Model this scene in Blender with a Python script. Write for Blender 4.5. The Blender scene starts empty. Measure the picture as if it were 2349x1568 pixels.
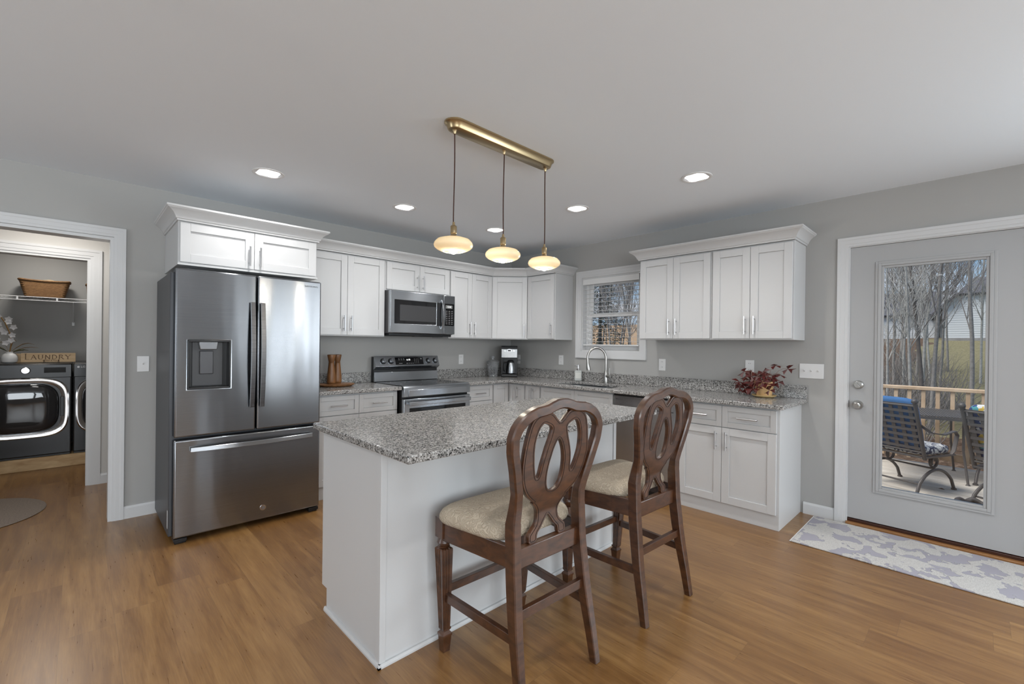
import bpy, bmesh, math, random
from mathutils import Vector, Matrix
random.seed(7)
SC = bpy.context.scene
COL = SC.collection
PI = math.pi

# ------------------------------------------------------------------ camera
cam = bpy.data.cameras.new('camera'); camo = bpy.data.objects.new('camera', cam); COL.objects.link(camo)
YAW, PITCH, ROLL = 0.8020345, -0.0018238, -0.0119866
fwd = Vector((math.cos(YAW)*math.cos(PITCH), math.sin(YAW)*math.cos(PITCH), math.sin(PITCH)))
r0 = Vector((math.sin(YAW), -math.cos(YAW), 0)); u0 = r0.cross(fwd)
rt = math.cos(ROLL)*r0 - math.sin(ROLL)*u0; up = math.sin(ROLL)*r0 + math.cos(ROLL)*u0
camo.matrix_world = Matrix(((rt.x, up.x, -fwd.x, -4.137), (rt.y, up.y, -fwd.y, -4.304), (rt.z, up.z, -fwd.z, 1.3004), (0, 0, 0, 1)))
cam.sensor_width = 36; cam.lens = 36*1030.08/2349; cam.shift_y = 7.94/2349
cam.clip_start = 0.05; cam.clip_end = 500
SC.camera = camo

# ------------------------------------------------------------------ world, sun, exposure
SC.view_settings.view_transform = 'Standard'; SC.view_settings.look = 'None'
SC.view_settings.gamma = 1; SC.view_settings.exposure = 0.04; SC.view_settings.use_curve_mapping = False
W = bpy.data.worlds.new('sky'); SC.world = W; W.use_nodes = True
nt = W.node_tree; N = nt.nodes; L = nt.links
bg = N['Background']
tc = N.new('ShaderNodeTexCoord')
sep = N.new('ShaderNodeSeparateXYZ'); L.new(tc.outputs['Generated'], sep.inputs[0])
ramp = N.new('ShaderNodeValToRGB'); L.new(sep.outputs['Z'], ramp.inputs[0])
ramp.color_ramp.elements[0].position = 0.0; ramp.color_ramp.elements[0].color = (0.36, 0.58, 0.80, 1)
ramp.color_ramp.elements[1].position = 0.5; ramp.color_ramp.elements[1].color = (0.07, 0.24, 0.52, 1)
mp = N.new('ShaderNodeMapping'); L.new(tc.outputs['Generated'], mp.inputs[0]); mp.inputs['Scale'].default_value = (1, 1, 2.6)
nz = N.new('ShaderNodeTexNoise'); L.new(mp.outputs[0], nz.inputs['Vector'])
nz.inputs['Scale'].default_value = 4.2; nz.inputs['Detail'].default_value = 6; nz.inputs['Roughness'].default_value = 0.55
cr = N.new('ShaderNodeValToRGB'); L.new(nz.outputs['Fac'], cr.inputs[0])
cr.color_ramp.elements[0].position = 0.47; cr.color_ramp.elements[1].position = 0.66
mixc = N.new('ShaderNodeMixRGB'); L.new(cr.outputs[0], mixc.inputs[0]); L.new(ramp.outputs[0], mixc.inputs[1]); mixc.inputs[2].default_value = (0.78, 0.80, 0.85, 1)
L.new(mixc.outputs[0], bg.inputs['Color']); bg.inputs['Strength'].default_value = 0.85

def light(name, typ, loc, energy, color=(1, 1, 1), rot=None, aim=None, parent=None, **kw):
    d = bpy.data.lights.new(name, typ); d.energy = energy; d.color = color
    for k, v in kw.items(): setattr(d, k, v)
    o = bpy.data.objects.new(name, d); COL.objects.link(o); o.location = loc
    if rot: o.rotation_euler = rot
    if aim is not None: o.rotation_euler = Vector(aim).to_track_quat('-Z', 'Y').to_euler()
    if parent: o.parent = parent
    return o
light('sun', 'SUN', (-20, 20, 30), 4.0, (1.0, 0.96, 0.90), aim=(0.36, -0.40, -0.84), angle=0.6)
# area lights added at unseen window openings, standing in for daylight
FILL_COL = (0.90, 0.96, 1.0)
for x, w, e in ((-6.3, 1.05, 52), (-5.05, 1.05, 52), (-3.8, 1.05, 46), (-1.68, 0.10, 4), (-1.22, 0.08, 6), (-0.95, 0.12, 9), (-0.70, 0.08, 5), (-0.36, 0.28, 15)):  # narrow ones are added to throw vertical streaks on the fridge doors
    light('added_window_light', 'AREA', (x, -7.75, 1.45), e, FILL_COL, aim=(0, 1, 0.08), shape='RECTANGLE', size=w, size_y=1.5)
for y, e in ((-1.8, 27), (-6.0, 6)):
    light('added_window_light', 'AREA', (-7.15, y, 1.45), e, FILL_COL, aim=(1, 0, 0.2), shape='RECTANGLE', size=1.3, size_y=1.5)
light('added_window_light', 'AREA', (0.20, -6.2, 1.45), 80, (0.82, 0.93, 1.0), aim=(-1, 0.25, -0.30), shape='RECTANGLE', size=1.5, size_y=1.5)  # added out of view, tilted down to lighten the right-hand floor
LAMP_W = 7.5

# ------------------------------------------------------------------ mesh helpers
class MB:
    def __init__(s): s.bm = bmesh.new(); s.m = 0
    def _f(s, vs):
        try:
            f = s.bm.faces.new(vs); f.material_index = s.m; return f
        except ValueError: return None
    def box(s, x0, x1, y0, y1, z0, z1, M=None):
        P = [Vector(p) for p in ((x0,y0,z0),(x1,y0,z0),(x1,y1,z0),(x0,y1,z0),(x0,y0,z1),(x1,y0,z1),(x1,y1,z1),(x0,y1,z1))]
        if M: P = [M @ p for p in P]
        v = [s.bm.verts.new(p) for p in P]
        for q in ((3,2,1,0),(4,5,6,7),(0,1,5,4),(1,2,6,5),(2,3,7,6),(3,0,4,7)): s._f([v[i] for i in q])
        return s
    def prism(s, poly, ax, a, b, M=None):
        """extrude 2D poly along axis ax ('x': poly=(y,z), 'y': poly=(x,z), 'z': poly=(x,y))"""
        def P(p, t):
            q = {'x': (t, p[0], p[1]), 'y': (p[0], t, p[1]), 'z': (p[0], p[1], t)}[ax]
            return M @ Vector(q) if M else Vector(q)
        A = [s.bm.verts.new(P(p, a)) for p in poly]; B = [s.bm.verts.new(P(p, b)) for p in poly]
        n = len(poly)
        s._f(A); s._f(B[::-1])
        for i in range(n): s._f([A[i], B[i], B[(i+1)%n], A[(i+1)%n]])
        return s
    def lathe(s, prof, c=(0,0,0), n=32, ax='z', closed=False):
        rings = []
        for r, z in prof:
            if r < 1e-6: rings.append([s.bm.verts.new(s._ax((0,0,z), c, ax))])
            else: rings.append([s.bm.verts.new(s._ax((r*math.cos(2*PI*i/n), r*math.sin(2*PI*i/n), z), c, ax)) for i in range(n)])
        pairs = list(zip(rings, rings[1:]))
        if closed: pairs.append((rings[-1], rings[0]))
        for A, B in pairs:
            for i in range(n):
                a0, a1, b0, b1 = A[i%len(A)], A[(i+1)%len(A)], B[i%len(B)], B[(i+1)%len(B)]
                vs = []
                for v in (a0, a1, b1, b0):
                    if v not in vs: vs.append(v)
                if len(vs) > 2: s._f(vs)
        if not closed:
            for R in (rings[0], rings[-1]):
                if len(R) > 2: s._f(R)
        return s
    def _ax(s, p, c, ax):
        x, y, z = p
        if ax == 'x': x, y, z = z, x, y
        if ax == 'y': x, y, z = x, z, y
        return Vector((x+c[0], y+c[1], z+c[2]))
    def tube(s, pts, r, n=8, closed=False, caps=True, sec=None):
        """round tube; r number or list. sec: list of 2D points (cross-section) instead of a circle, scaled by r"""
        pts = [Vector(p) for p in pts]; m = len(pts)
        rr = r if isinstance(r, (list, tuple)) else [r]*m
        T = []
        for i in range(m):
            a = pts[(i-1) % m] if (closed or i > 0) else pts[i]
            b = pts[(i+1) % m] if (closed or i < m-1) else pts[i]
            t = (b-a); T.append(t.normalized() if t.length > 1e-9 else Vector((0,0,1)))
        ref = Vector((0,0,1)) if abs(T[0].z) < 0.9 else Vector((1,0,0))
        nrm = (ref - T[0]*ref.dot(T[0])).normalized()
        rings = []
        S = sec or [(math.cos(2*PI*k/n), math.sin(2*PI*k/n)) for k in range(n)]
        n = len(S)
        for i in range(m):
            nrm = nrm - T[i]*nrm.dot(T[i])
            nrm = nrm.normalized() if nrm.length > 1e-6 else T[i].orthogonal().normalized()
            b = T[i].cross(nrm)
            rings.append([s.bm.verts.new(pts[i] + (nrm*p[0] + b*p[1])*rr[i]) for p in S])
        rng = range(m if closed else m-1)
        for i in rng:
            A, B = rings[i], rings[(i+1) % m]
            for k in range(n): s._f([A[k], A[(k+1)%n], B[(k+1)%n], B[k]])
        if caps and not closed: s._f(rings[0][::-1]); s._f(rings[-1])
        return s
    def bar(s, pts, w, d, side=(0,1,0), ch=0.25):
        """rectangular chamfered section swept along pts; side = direction of depth d; w across (in plane). w,d may be lists"""
        pts = [Vector(p) for p in pts]; m = len(pts); side = Vector(side)
        ww = w if isinstance(w, (list, tuple)) else [w]*m
        dd = d if isinstance(d, (list, tuple)) else [d]*m
        rings = []
        for i in range(m):
            t = (pts[min(i+1,m-1)] - pts[max(i-1,0)]).normalized()
            a = side.cross(t).normalized(); b = t.cross(a).normalized()
            hw, hd = ww[i]/2, dd[i]/2; c = min(hw, hd)*ch
            S = ((hw-c,-hd),(hw,-hd+c),(hw,hd-c),(hw-c,hd),(-hw+c,hd),(-hw,hd-c),(-hw,-hd+c),(-hw+c,-hd))
            rings.append([s.bm.verts.new(pts[i] + a*p[0] + b*p[1]) for p in S])
        for A, B in zip(rings, rings[1:]):
            for k in range(8): s._f([A[k], A[(k+1)%8], B[(k+1)%8], B[k]])
        s._f(rings[0][::-1]); s._f(rings[-1])
        return s
    def grid(s, us, vs, mask, w0, w1, ax):
        """solid plate over the cells where mask(i,j); ax = normal axis"""
        def P(u, v, w): return {'x': (w, u, v), 'y': (u, w, v), 'z': (u, v, w)}[ax]
        V = {}
        def vert(i, j, w):
            k = (i, j, w)
            if k not in V: V[k] = s.bm.verts.new(P(us[i], vs[j], w))
            return V[k]
        nu, nv = len(us)-1, len(vs)-1
        on = lambda i, j: 0 <= i < nu and 0 <= j < nv and mask(i, j)
        for i in range(nu):
            for j in range(nv):
                if not on(i, j): continue
                for w in (w0, w1): s._f([vert(i,j,w), vert(i+1,j,w), vert(i+1,j+1,w), vert(i,j+1,w)])
                for (di, dj, a, b) in ((-1,0,(i,j),(i,j+1)),(1,0,(i+1,j),(i+1,j+1)),(0,-1,(i,j),(i+1,j)),(0,1,(i,j+1),(i+1,j+1))):
                    if not on(i+di, j+dj): s._f([vert(*a,w0), vert(*b,w0), vert(*b,w1), vert(*a,w1)])
        return s
    def moulding(s, prof, path, out, cap=True):
        """sweep prof [(offset, z)] along a plan polyline; out = +1/-1 side (left/right of travel)"""
        m = len(path); rings = []
        for i in range(m):
            p = Vector(path[i])
            def nrm(a, b):
                d = (Vector(b)-Vector(a)).normalized(); return Vector((-d.y, d.x))*out
            if i == 0: o = nrm(path[0], path[1])
            elif i == m-1: o = nrm(path[-2], path[-1])
            else:
                n1, n2 = nrm(path[i-1], path[i]), nrm(path[i], path[i+1])
                o = (n1+n2); o = o/ (o.dot(n1))
            rings.append([s.bm.verts.new((p.x+o.x*q[0], p.y+o.y*q[0], q[1])) for q in prof])
        n = len(prof)
        for A, B in zip(rings, rings[1:]):
            for k in range(n): s._f([A[k], A[(k+1)%n], B[(k+1)%n], B[k]])
        if cap: s._f(rings[0][::-1]); s._f(rings[-1])
        return s
    def sphere(s, c, r, seg=16, rings=10, sc=(1,1,1)):
        M = Matrix.Translation(c) @ Matrix.Diagonal((r*sc[0], r*sc[1], r*sc[2], 1))
        q = bmesh.ops.create_uvsphere(s.bm, u_segments=seg, v_segments=rings, radius=1, matrix=M)
        for v in q['verts']:
            for f in v.link_faces: f.material_index = s.m
        return s
    def xf(s, M):
        bmesh.ops.transform(s.bm, matrix=M, verts=s.bm.verts[:]); return s
    def build(s, name, mat, parent=None, bevel=0, seg=2, smooth=35, label=None):
        bmesh.ops.recalc_face_normals(s.bm, faces=s.bm.faces[:])
        me = bpy.data.meshes.new(name); s.bm.to_mesh(me); s.bm.free()
        for m in (mat if isinstance(mat, (list, tuple)) else [mat]): me.materials.append(m)
        if smooth:
            me.shade_smooth(); me.set_sharp_from_angle(angle=math.radians(smooth))
        o = bpy.data.objects.new(name, me); COL.objects.link(o)
        if parent: o.parent = parent
        if bevel:
            b = o.modifiers.new('bevel', 'BEVEL'); b.width = bevel; b.segments = seg; b.limit_method = 'ANGLE'; b.angle_limit = math.radians(40); b.harden_normals = False
        if label: o['label'] = label
        return o

def thing(name, label, cat, loc=(0,0,0), rz=0, group=None):
    o = bpy.data.objects.new(name, None); COL.objects.link(o); o.empty_display_size = 0.1
    o.location = loc; o.rotation_euler = (0, 0, rz); o['label'] = label; o['category'] = cat
    if group: o['group'] = group
    return o
def tag(o, label, cat, group=None, kind=None):
    o['label'] = label; o['category'] = cat
    if group: o['group'] = group
    if kind: o['kind'] = kind
    return o
def structure(o): o['kind'] = 'structure'; return o
def anchor(name, loc=(0,0,0)):
    o = bpy.data.objects.new(name, None); COL.objects.link(o); o.location = loc; o['kind'] = 'structure'; return o
def copy_thing(root, loc, rz=None, label=None, group=None, scale=None):
    r = root.copy(); COL.objects.link(r); r.location = loc
    if rz is not None: r.rotation_euler = (0, 0, rz)
    if scale: r.scale = scale
    if label: r['label'] = label
    if group: r['group'] = group
    def kids(a, b):
        for ch in list(a.children):
            c = ch.copy(); COL.objects.link(c); c.parent = b; kids(ch, c)
    kids(root, r)
    return r
def text_mesh(name, s, size, mat, parent, loc, rot, depth=0.0006, align='CENTER', label=None, sx=1.0):
    cu = bpy.data.curves.new(name, 'FONT'); cu.body = s; cu.size = size; cu.extrude = depth; cu.align_x = align; cu.align_y = 'CENTER'
    o = bpy.data.objects.new(name, cu); COL.objects.link(o)
    me = bpy.data.meshes.new_from_object(o.evaluated_get(bpy.context.evaluated_depsgraph_get()))
    bpy.data.objects.remove(o); bpy.data.curves.remove(cu)
    me.materials.clear(); me.materials.append(mat)
    me.transform(Matrix.Translation(loc) @ rot.to_4x4() @ Matrix.Diagonal((sx, 1, 1, 1)))
    o = bpy.data.objects.new(name, me); COL.objects.link(o); o.parent = parent
    if label: o['label'] = label
    return o
FRONT = Matrix(((1,0,0),(0,0,-1),(0,1,0)))          # text plane facing local -y

# ------------------------------------------------------------------ material helpers
def new_mat(name):
    m = bpy.data.materials.new(name); m.use_nodes = True
    return m, m.node_tree.nodes, m.node_tree.links, m.node_tree.nodes['Principled BSDF']
def M_(name, col, rough=0.5, metal=0.0, spec=0.5, emit=None, es=0, coat=0, trans=0, ior=1.45, var=0.0, vs=30, bump=0.0, bs=200):
    m, N, L, b = new_mat(name)
    b.inputs['Base Color'].default_value = (*col, 1); b.inputs['Roughness'].default_value = rough; b.inputs['Metallic'].default_value = metal
    b.inputs['Specular IOR Level'].default_value = spec; b.inputs['IOR'].default_value = ior
    b.inputs['Coat Weight'].default_value = coat; b.inputs['Transmission Weight'].default_value = trans
    if emit: b.inputs['Emission Color'].default_value = (*emit, 1); b.inputs['Emission Strength'].default_value = es
    if var:
        t = N.new('ShaderNodeTexCoord'); n = N.new('ShaderNodeTexNoise'); n.inputs['Scale'].default_value = vs; n.inputs['Detail'].default_value = 4
        L.new(t.outputs['Object'], n.inputs['Vector'])
        mx = N.new('ShaderNodeMixRGB'); L.new(n.outputs['Fac'], mx.inputs[0])
        mx.inputs[1].default_value = (*[c*(1-var) for c in col], 1); mx.inputs[2].default_value = (*[min(1, c*(1+var)) for c in col], 1)
        L.new(mx.outputs[0], b.inputs['Base Color'])
    if bump:
        t = N.new('ShaderNodeTexCoord'); n = N.new('ShaderNodeTexNoise'); n.inputs['Scale'].default_value = bs; n.inputs['Detail'].default_value = 3
        L.new(t.outputs['Object'], n.inputs['Vector'])
        bp = N.new('ShaderNodeBump'); bp.inputs['Strength'].default_value = bump; bp.inputs['Distance'].default_value = 0.002
        L.new(n.outputs['Fac'], bp.inputs['Height']); L.new(bp.outputs[0], b.inputs['Normal'])
    return m
def ramp_(N, pts):
    r = N.new('ShaderNodeValToRGB'); e = r.color_ramp.elements
    while len(e) < len(pts): e.new(0.5)
    for k, (p, c) in zip(e, pts): k.position = p; k.color = (*c, 1) if len(c) == 3 else c
    return r
def math_(N, L, op, a, b=None, c=None):
    n = N.new('ShaderNodeMath'); n.operation = op
    for i, v in enumerate((a, b, c)):
        if v is None: continue
        if isinstance(v, (int, float)): n.inputs[i].default_value = v
        else: L.new(v, n.inputs[i])
    return n.outputs[0]

def granite(name):
    m, N, L, b = new_mat(name)
    t = N.new('ShaderNodeTexCoord')
    def vor(scale, rnd=1.0):
        v = N.new('ShaderNodeTexVoronoi'); v.inputs['Scale'].default_value = scale; L.new(t.outputs['Object'], v.inputs['Vector']); return v
    nd = N.new('ShaderNodeTexNoise'); nd.inputs['Scale'].default_value = 75; nd.inputs['Detail'].default_value = 3; L.new(t.outputs['Object'], nd.inputs['Vector'])
    v1 = vor(195); sp = N.new('ShaderNodeSeparateColor'); L.new(v1.outputs['Color'], sp.inputs[0])
    val = math_(N, L, 'ADD', math_(N, L, 'MULTIPLY', sp.outputs[0], 0.62), math_(N, L, 'MULTIPLY', nd.outputs['Fac'], 0.55))
    r = ramp_(N, [(0.0,(0.025,0.025,0.025)),(0.34,(0.04,0.039,0.038)),(0.39,(0.135,0.13,0.124)),(0.52,(0.225,0.218,0.208)),(0.64,(0.345,0.336,0.323)),(0.80,(0.43,0.42,0.408)),(1.0,(0.55,0.54,0.53))])
    L.new(val, r.inputs[0]); L.new(r.outputs[0], b.inputs['Base Color'])
    b.inputs['Roughness'].default_value = 0.16; b.inputs['Specular IOR Level'].default_value = 0.5
    return m
def floor_mat(name):
    m, N, L, b = new_mat(name)
    t = N.new('ShaderNodeTexCoord'); s = N.new('ShaderNodeSeparateXYZ'); L.new(t.outputs['Object'], s.inputs[0])
    PW, PL = 0.182, 1.22
    xi = math_(N, L, 'DIVIDE', s.outputs['X'], PW); row = math_(N, L, 'FLOOR', xi); xf = math_(N, L, 'FRACT', xi)
    wn = N.new('ShaderNodeTexWhiteNoise'); wn.noise_dimensions = '1D'; L.new(row, wn.inputs['W'])
    yi = math_(N, L, 'ADD', math_(N, L, 'DIVIDE', s.outputs['Y'], PL), math_(N, L, 'MULTIPLY', wn.outputs['Value'], 7.0))
    colm = math_(N, L, 'FLOOR', yi); yf = math_(N, L, 'FRACT', yi)
    cb = N.new('ShaderNodeCombineXYZ'); L.new(row, cb.inputs[0]); L.new(colm, cb.inputs[1])
    wp = N.new('ShaderNodeTexWhiteNoise'); wp.noise_dimensions = '3D'; L.new(cb.outputs[0], wp.inputs['Vector'])
    # grain, offset per plank
    off = N.new('ShaderNodeVectorMath'); off.operation = 'MULTIPLY_ADD'
    L.new(wp.outputs['Color'], off.inputs[0]); off.inputs[1].default_value = (13, 17, 5); L.new(t.outputs['Object'], off.inputs[2])
    mp = N.new('ShaderNodeMapping'); mp.inputs['Scale'].default_value = (14, 1.1, 1); L.new(off.outputs[0], mp.inputs[0])
    g = N.new('ShaderNodeTexNoise'); g.inputs['Scale'].default_value = 1.6; g.inputs['Detail'].default_value = 5; g.inputs['Roughness'].default_value = 0.58; g.inputs['Distortion'].default_value = 0.5; L.new(mp.outputs[0], g.inputs['Vector'])
    mp2 = N.new('ShaderNodeMapping'); mp2.inputs['Scale'].default_value = (160, 9, 1); L.new(off.outputs[0], mp2.inputs[0])
    g2 = N.new('ShaderNodeTexNoise'); g2.inputs['Scale'].default_value = 1.0; g2.inputs['Detail'].default_value = 3; L.new(mp2.outputs[0], g2.inputs['Vector'])
    val = math_(N, L, 'ADD', math_(N, L, 'MULTIPLY', g.outputs['Fac'], 0.66), math_(N, L, 'MULTIPLY', g2.outputs['Fac'], 0.34))
    val = math_(N, L, 'ADD', val, math_(N, L, 'MULTIPLY', math_(N, L, 'SUBTRACT', wp.outputs['Value'], 0.5), 0.15))
    r = ramp_(N, [(0.27,(0.146,0.065,0.018)),(0.42,(0.192,0.090,0.026)),(0.55,(0.250,0.126,0.039)),(0.74,(0.328,0.179,0.062))])
    L.new(val, r.inputs[0])
    ex = math_(N, L, 'MINIMUM', xf, math_(N, L, 'SUBTRACT', 1.0, xf)); ey = math_(N, L, 'MINIMUM', yf, math_(N, L, 'SUBTRACT', 1.0, yf))
    seam = math_(N, L, 'MAXIMUM', math_(N, L, 'LESS_THAN', ex, 0.006), math_(N, L, 'LESS_THAN', ey, 0.0009))
    mx = N.new('ShaderNodeMixRGB'); L.new(math_(N, L, 'MULTIPLY', seam, 0.30), mx.inputs[0]); L.new(r.outputs[0], mx.inputs[1]); mx.inputs[2].default_value = (0.07, 0.035, 0.015, 1)
    L.new(mx.outputs[0], b.inputs['Base Color'])
    L.new(math_(N, L, 'ADD', math_(N, L, 'MULTIPLY', g2.outputs['Fac'], 0.12), 0.24), b.inputs['Roughness'])
    bp = N.new('ShaderNodeBump'); bp.inputs['Strength'].default_value = 0.12; bp.inputs['Distance'].default_value = 0.001
    L.new(g2.outputs['Fac'], bp.inputs['Height']); L.new(bp.outputs[0], b.inputs['Normal'])
    b.inputs['Specular IOR Level'].default_value = 0.9
    return m
def steel(name, col=(0.285, 0.297, 0.315), rough=0.20, aniso=-0.55, wave=0.0):
    """brushed crosswise: highlights stay narrow sideways and stretch vertically"""
    m, N, L, b = new_mat(name); N.remove(b)
    g = N.new('ShaderNodeBsdfAnisotropic'); g.distribution = 'GGX'
    g.inputs['Anisotropy'].default_value = aniso
    tg = N.new('ShaderNodeCombineXYZ'); tg.inputs[2].default_value = 1.0; L.new(tg.outputs[0], g.inputs['Tangent'])
    t = N.new('ShaderNodeTexCoord')
    mp = N.new('ShaderNodeMapping'); mp.inputs['Scale'].default_value = (3, 3, 700); L.new(t.outputs['Object'], mp.inputs[0])
    n = N.new('ShaderNodeTexNoise'); n.inputs['Scale'].default_value = 1; n.inputs['Detail'].default_value = 2; L.new(mp.outputs[0], n.inputs['Vector'])
    L.new(math_(N, L, 'ADD', math_(N, L, 'MULTIPLY', n.outputs['Fac'], 0.04), rough-0.02), g.inputs['Roughness'])
    r = ramp_(N, [(0.3, tuple(c*0.93 for c in col)), (0.7, tuple(c*1.07 for c in col))]); L.new(n.outputs['Fac'], r.inputs[0]); L.new(r.outputs[0], g.inputs['Color'])
    if wave:
        mp2 = N.new('ShaderNodeMapping'); mp2.inputs['Scale'].default_value = (5.0, 5.0, 0.6); L.new(t.outputs['Object'], mp2.inputs[0])
        n2 = N.new('ShaderNodeTexNoise'); n2.inputs['Scale'].default_value = 1.4; n2.inputs['Detail'].default_value = 1; L.new(mp2.outputs[0], n2.inputs['Vector'])
        bp = N.new('ShaderNodeBump'); bp.inputs['Strength'].default_value = 1.0; bp.inputs['Distance'].default_value = wave
        L.new(n2.outputs['Fac'], bp.inputs['Height']); L.new(bp.outputs[0], g.inputs['Normal'])
    L.new(g.outputs[0], N['Material Output'].inputs[0])
    return m
def wood(name, dark, light_, scale=(2, 2, 18), rough=0.3, coat=0.0, sc=3.0):
    m, N, L, b = new_mat(name)
    t = N.new('ShaderNodeTexCoord'); mp = N.new('ShaderNodeMapping'); mp.inputs['Scale'].default_value = scale; L.new(t.outputs['Object'], mp.inputs[0])
    n = N.new('ShaderNodeTexNoise'); n.inputs['Scale'].default_value = sc; n.inputs['Detail'].default_value = 7; n.inputs['Distortion'].default_value = 0.6; L.new(mp.outputs[0], n.inputs['Vector'])
    r = ramp_(N, [(0.3, dark), (0.7, light_)]); L.new(n.outputs['Fac'], r.inputs[0]); L.new(r.outputs[0], b.inputs['Base Color'])
    b.inputs['Roughness'].default_value = rough; b.inputs['Coat Weight'].default_value = coat; b.inputs['Coat Roughness'].default_value = 0.22
    return m
def glass_pane(name, tint=(1, 1, 1), refl=0.9):
    m, N, L, b = new_mat(name); N.remove(b)
    out = N['Material Output']; tr = N.new('ShaderNodeBsdfTransparent'); tr.inputs[0].default_value = (*tint, 1)
    gl = N.new('ShaderNodeBsdfGlossy'); gl.inputs['Roughness'].default_value = 0.0; gl.inputs[0].default_value = (refl, refl, refl, 1)
    fr = N.new('ShaderNodeFresnel'); fr.inputs['IOR'].default_value = 1.45
    mx = N.new('ShaderNodeMixShader'); L.new(fr.outputs[0], mx.inputs[0]); L.new(tr.outputs[0], mx.inputs[1]); L.new(gl.outputs[0], mx.inputs[2])
    L.new(mx.outputs[0], out.inputs[0]); return m
def fabric(name, a, b_, scale=26, rough=0.9, bump=0.5, dist=0.003, bands=9.0):
    """swirling paisley-like line pattern"""
    m, N, L, b = new_mat(name)
    t = N.new('ShaderNodeTexCoord')
    n = N.new('ShaderNodeTexNoise'); n.inputs['Scale'].default_value = scale; n.inputs['Detail'].default_value = 1.0; n.inputs['Distortion'].default_value = 1.2; L.new(t.outputs['Object'], n.inputs['Vector'])
    w = math_(N, L, 'SINE', math_(N, L, 'MULTIPLY', n.outputs['Fac'], bands*2*PI))
    r = ramp_(N, [(0.35, a), (0.65, b_)]); L.new(math_(N, L, 'ADD', math_(N, L, 'MULTIPLY', w, 0.5), 0.5), r.inputs[0])
    L.new(r.outputs[0], b.inputs['Base Color']); b.inputs['Roughness'].default_value = rough
    bp = N.new('ShaderNodeBump'); bp.inputs['Strength'].default_value = bump; bp.inputs['Distance'].default_value = dist
    L.new(w, bp.inputs['Height']); L.new(bp.outputs[0], b.inputs['Normal'])
    return m

WALL = M_('grey_wall_paint', (0.405, 0.400, 0.388), 0.75, bump=0.08, bs=350)
LWALL = M_('pale_hall_paint', (0.58, 0.565, 0.54), 0.75, bump=0.08, bs=350)
CEIL = M_('ceiling_paint', (0.80, 0.845, 0.895), 0.9, bump=0.1, bs=300)
TRIM = M_('white_trim_paint', (0.64, 0.643, 0.647), 0.35)
CAB = M_('white_cabinet_paint', (0.575, 0.577, 0.58), 0.32)
DOORP = M_('door_paint', (0.42, 0.423, 0.427), 0.4)
FLOOR = floor_mat('vinyl_plank')
GRAN = granite('speckled_granite')
STEEL = steel('brushed_steel', wave=0.0022)
STEEL2 = steel('plain_steel', col=(0.46,0.485,0.515), rough=0.24)
DSTEEL = steel('dark_handle_steel', col=(0.16,0.16,0.165), rough=0.28)
NICKEL = M_('brushed_nickel', (0.50,0.49,0.47), 0.28, 1.0)
CHROME = M_('chrome', (0.75,0.75,0.76), 0.12, 1.0)
PULL = M_('satin_pull', (0.55,0.55,0.56), 0.3, 1.0)
GREYM = M_('fridge_side', (0.085,0.088,0.095), 0.42, 0.3)
BLACK = M_('black_plastic', (0.012,0.012,0.013), 0.35)
BGLASS = M_('black_glass', (0.006,0.006,0.007), 0.06)
DGREY = M_('dark_grey_plastic', (0.07,0.07,0.074), 0.35)
BRASS = M_('brushed_brass', (0.47,0.36,0.21), 0.3, 1.0)
CORD = M_('brown_cord', (0.05,0.014,0.008), 0.6)
WHITEP = M_('white_plastic', (0.76,0.76,0.76), 0.35)
SLOT = M_('socket_slot', (0.05,0.05,0.05), 0.5)
BLINDM = M_('blind_vinyl', (0.78,0.78,0.78), 0.45)
GLASS = glass_pane('clear_glass')
CHERRY = wood('cherry_wood', (0.030,0.0092,0.0030), (0.088,0.0315,0.0110), (4,4,9), 0.38, 0.6, 4.0)
SEATF = fabric('seat_fabric', (0.40,0.33,0.245), (0.475,0.40,0.305), 24, 0.85, 0.5, 0.002, 8)
MILLW = wood('acacia', (0.11,0.045,0.014), (0.25,0.115,0.042), (6,6,2), 0.4)
OAK = wood('oak_strip', (0.24,0.105,0.032), (0.34,0.165,0.06), (20,2,20), 0.4)
SILL = wood('dark_sill', (0.030,0.009,0.004), (0.06,0.018,0.008), (20,2,20), 0.35)
PLY = wood('plywood', (0.40,0.25,0.115), (0.60,0.42,0.23), (3,1,12), 0.6, sc=2.0)
SIGNW = wood('pale_sign_wood', (0.50,0.34,0.19), (0.62,0.45,0.27), (2,2,16), 0.6)
def wicker(name):
    m, N, L, b = new_mat(name)
    t = N.new('ShaderNodeTexCoord'); sp = N.new('ShaderNodeSeparateXYZ'); L.new(t.outputs['Object'], sp.inputs[0])
    cb = N.new('ShaderNodeCombineXYZ'); L.new(math_(N, L, 'ADD', sp.outputs['X'], sp.outputs['Y']), cb.inputs[0]); L.new(sp.outputs['Z'], cb.inputs[1])
    br = N.new('ShaderNodeTexBrick'); L.new(cb.outputs[0], br.inputs['Vector']); br.inputs['Scale'].default_value = 1.0
    br.inputs['Brick Width'].default_value = 0.015; br.inputs['Row Height'].default_value = 0.0062; br.inputs['Mortar Size'].default_value = 0.0008; br.inputs['Mortar Smooth'].default_value = 0.6
    br.inputs['Color1'].default_value = (0.30,0.155,0.055,1); br.inputs['Color2'].default_value = (0.20,0.095,0.032,1); br.inputs['Mortar'].default_value = (0.11,0.05,0.018,1)
    L.new(br.outputs['Color'], b.inputs['Base Color']); b.inputs['Roughness'].default_value = 0.65
    bp = N.new('ShaderNodeBump'); bp.invert = True; bp.inputs['Strength'].default_value = 0.9; bp.inputs['Distance'].default_value = 0.003; L.new(br.outputs['Fac'], bp.inputs['Height']); L.new(bp.outputs[0], b.inputs['Normal'])
    return m
WICKER = wicker('wicker')
WASHER = M_('graphite_enamel', (0.026,0.026,0.027), 0.26, 0.3)
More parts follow.
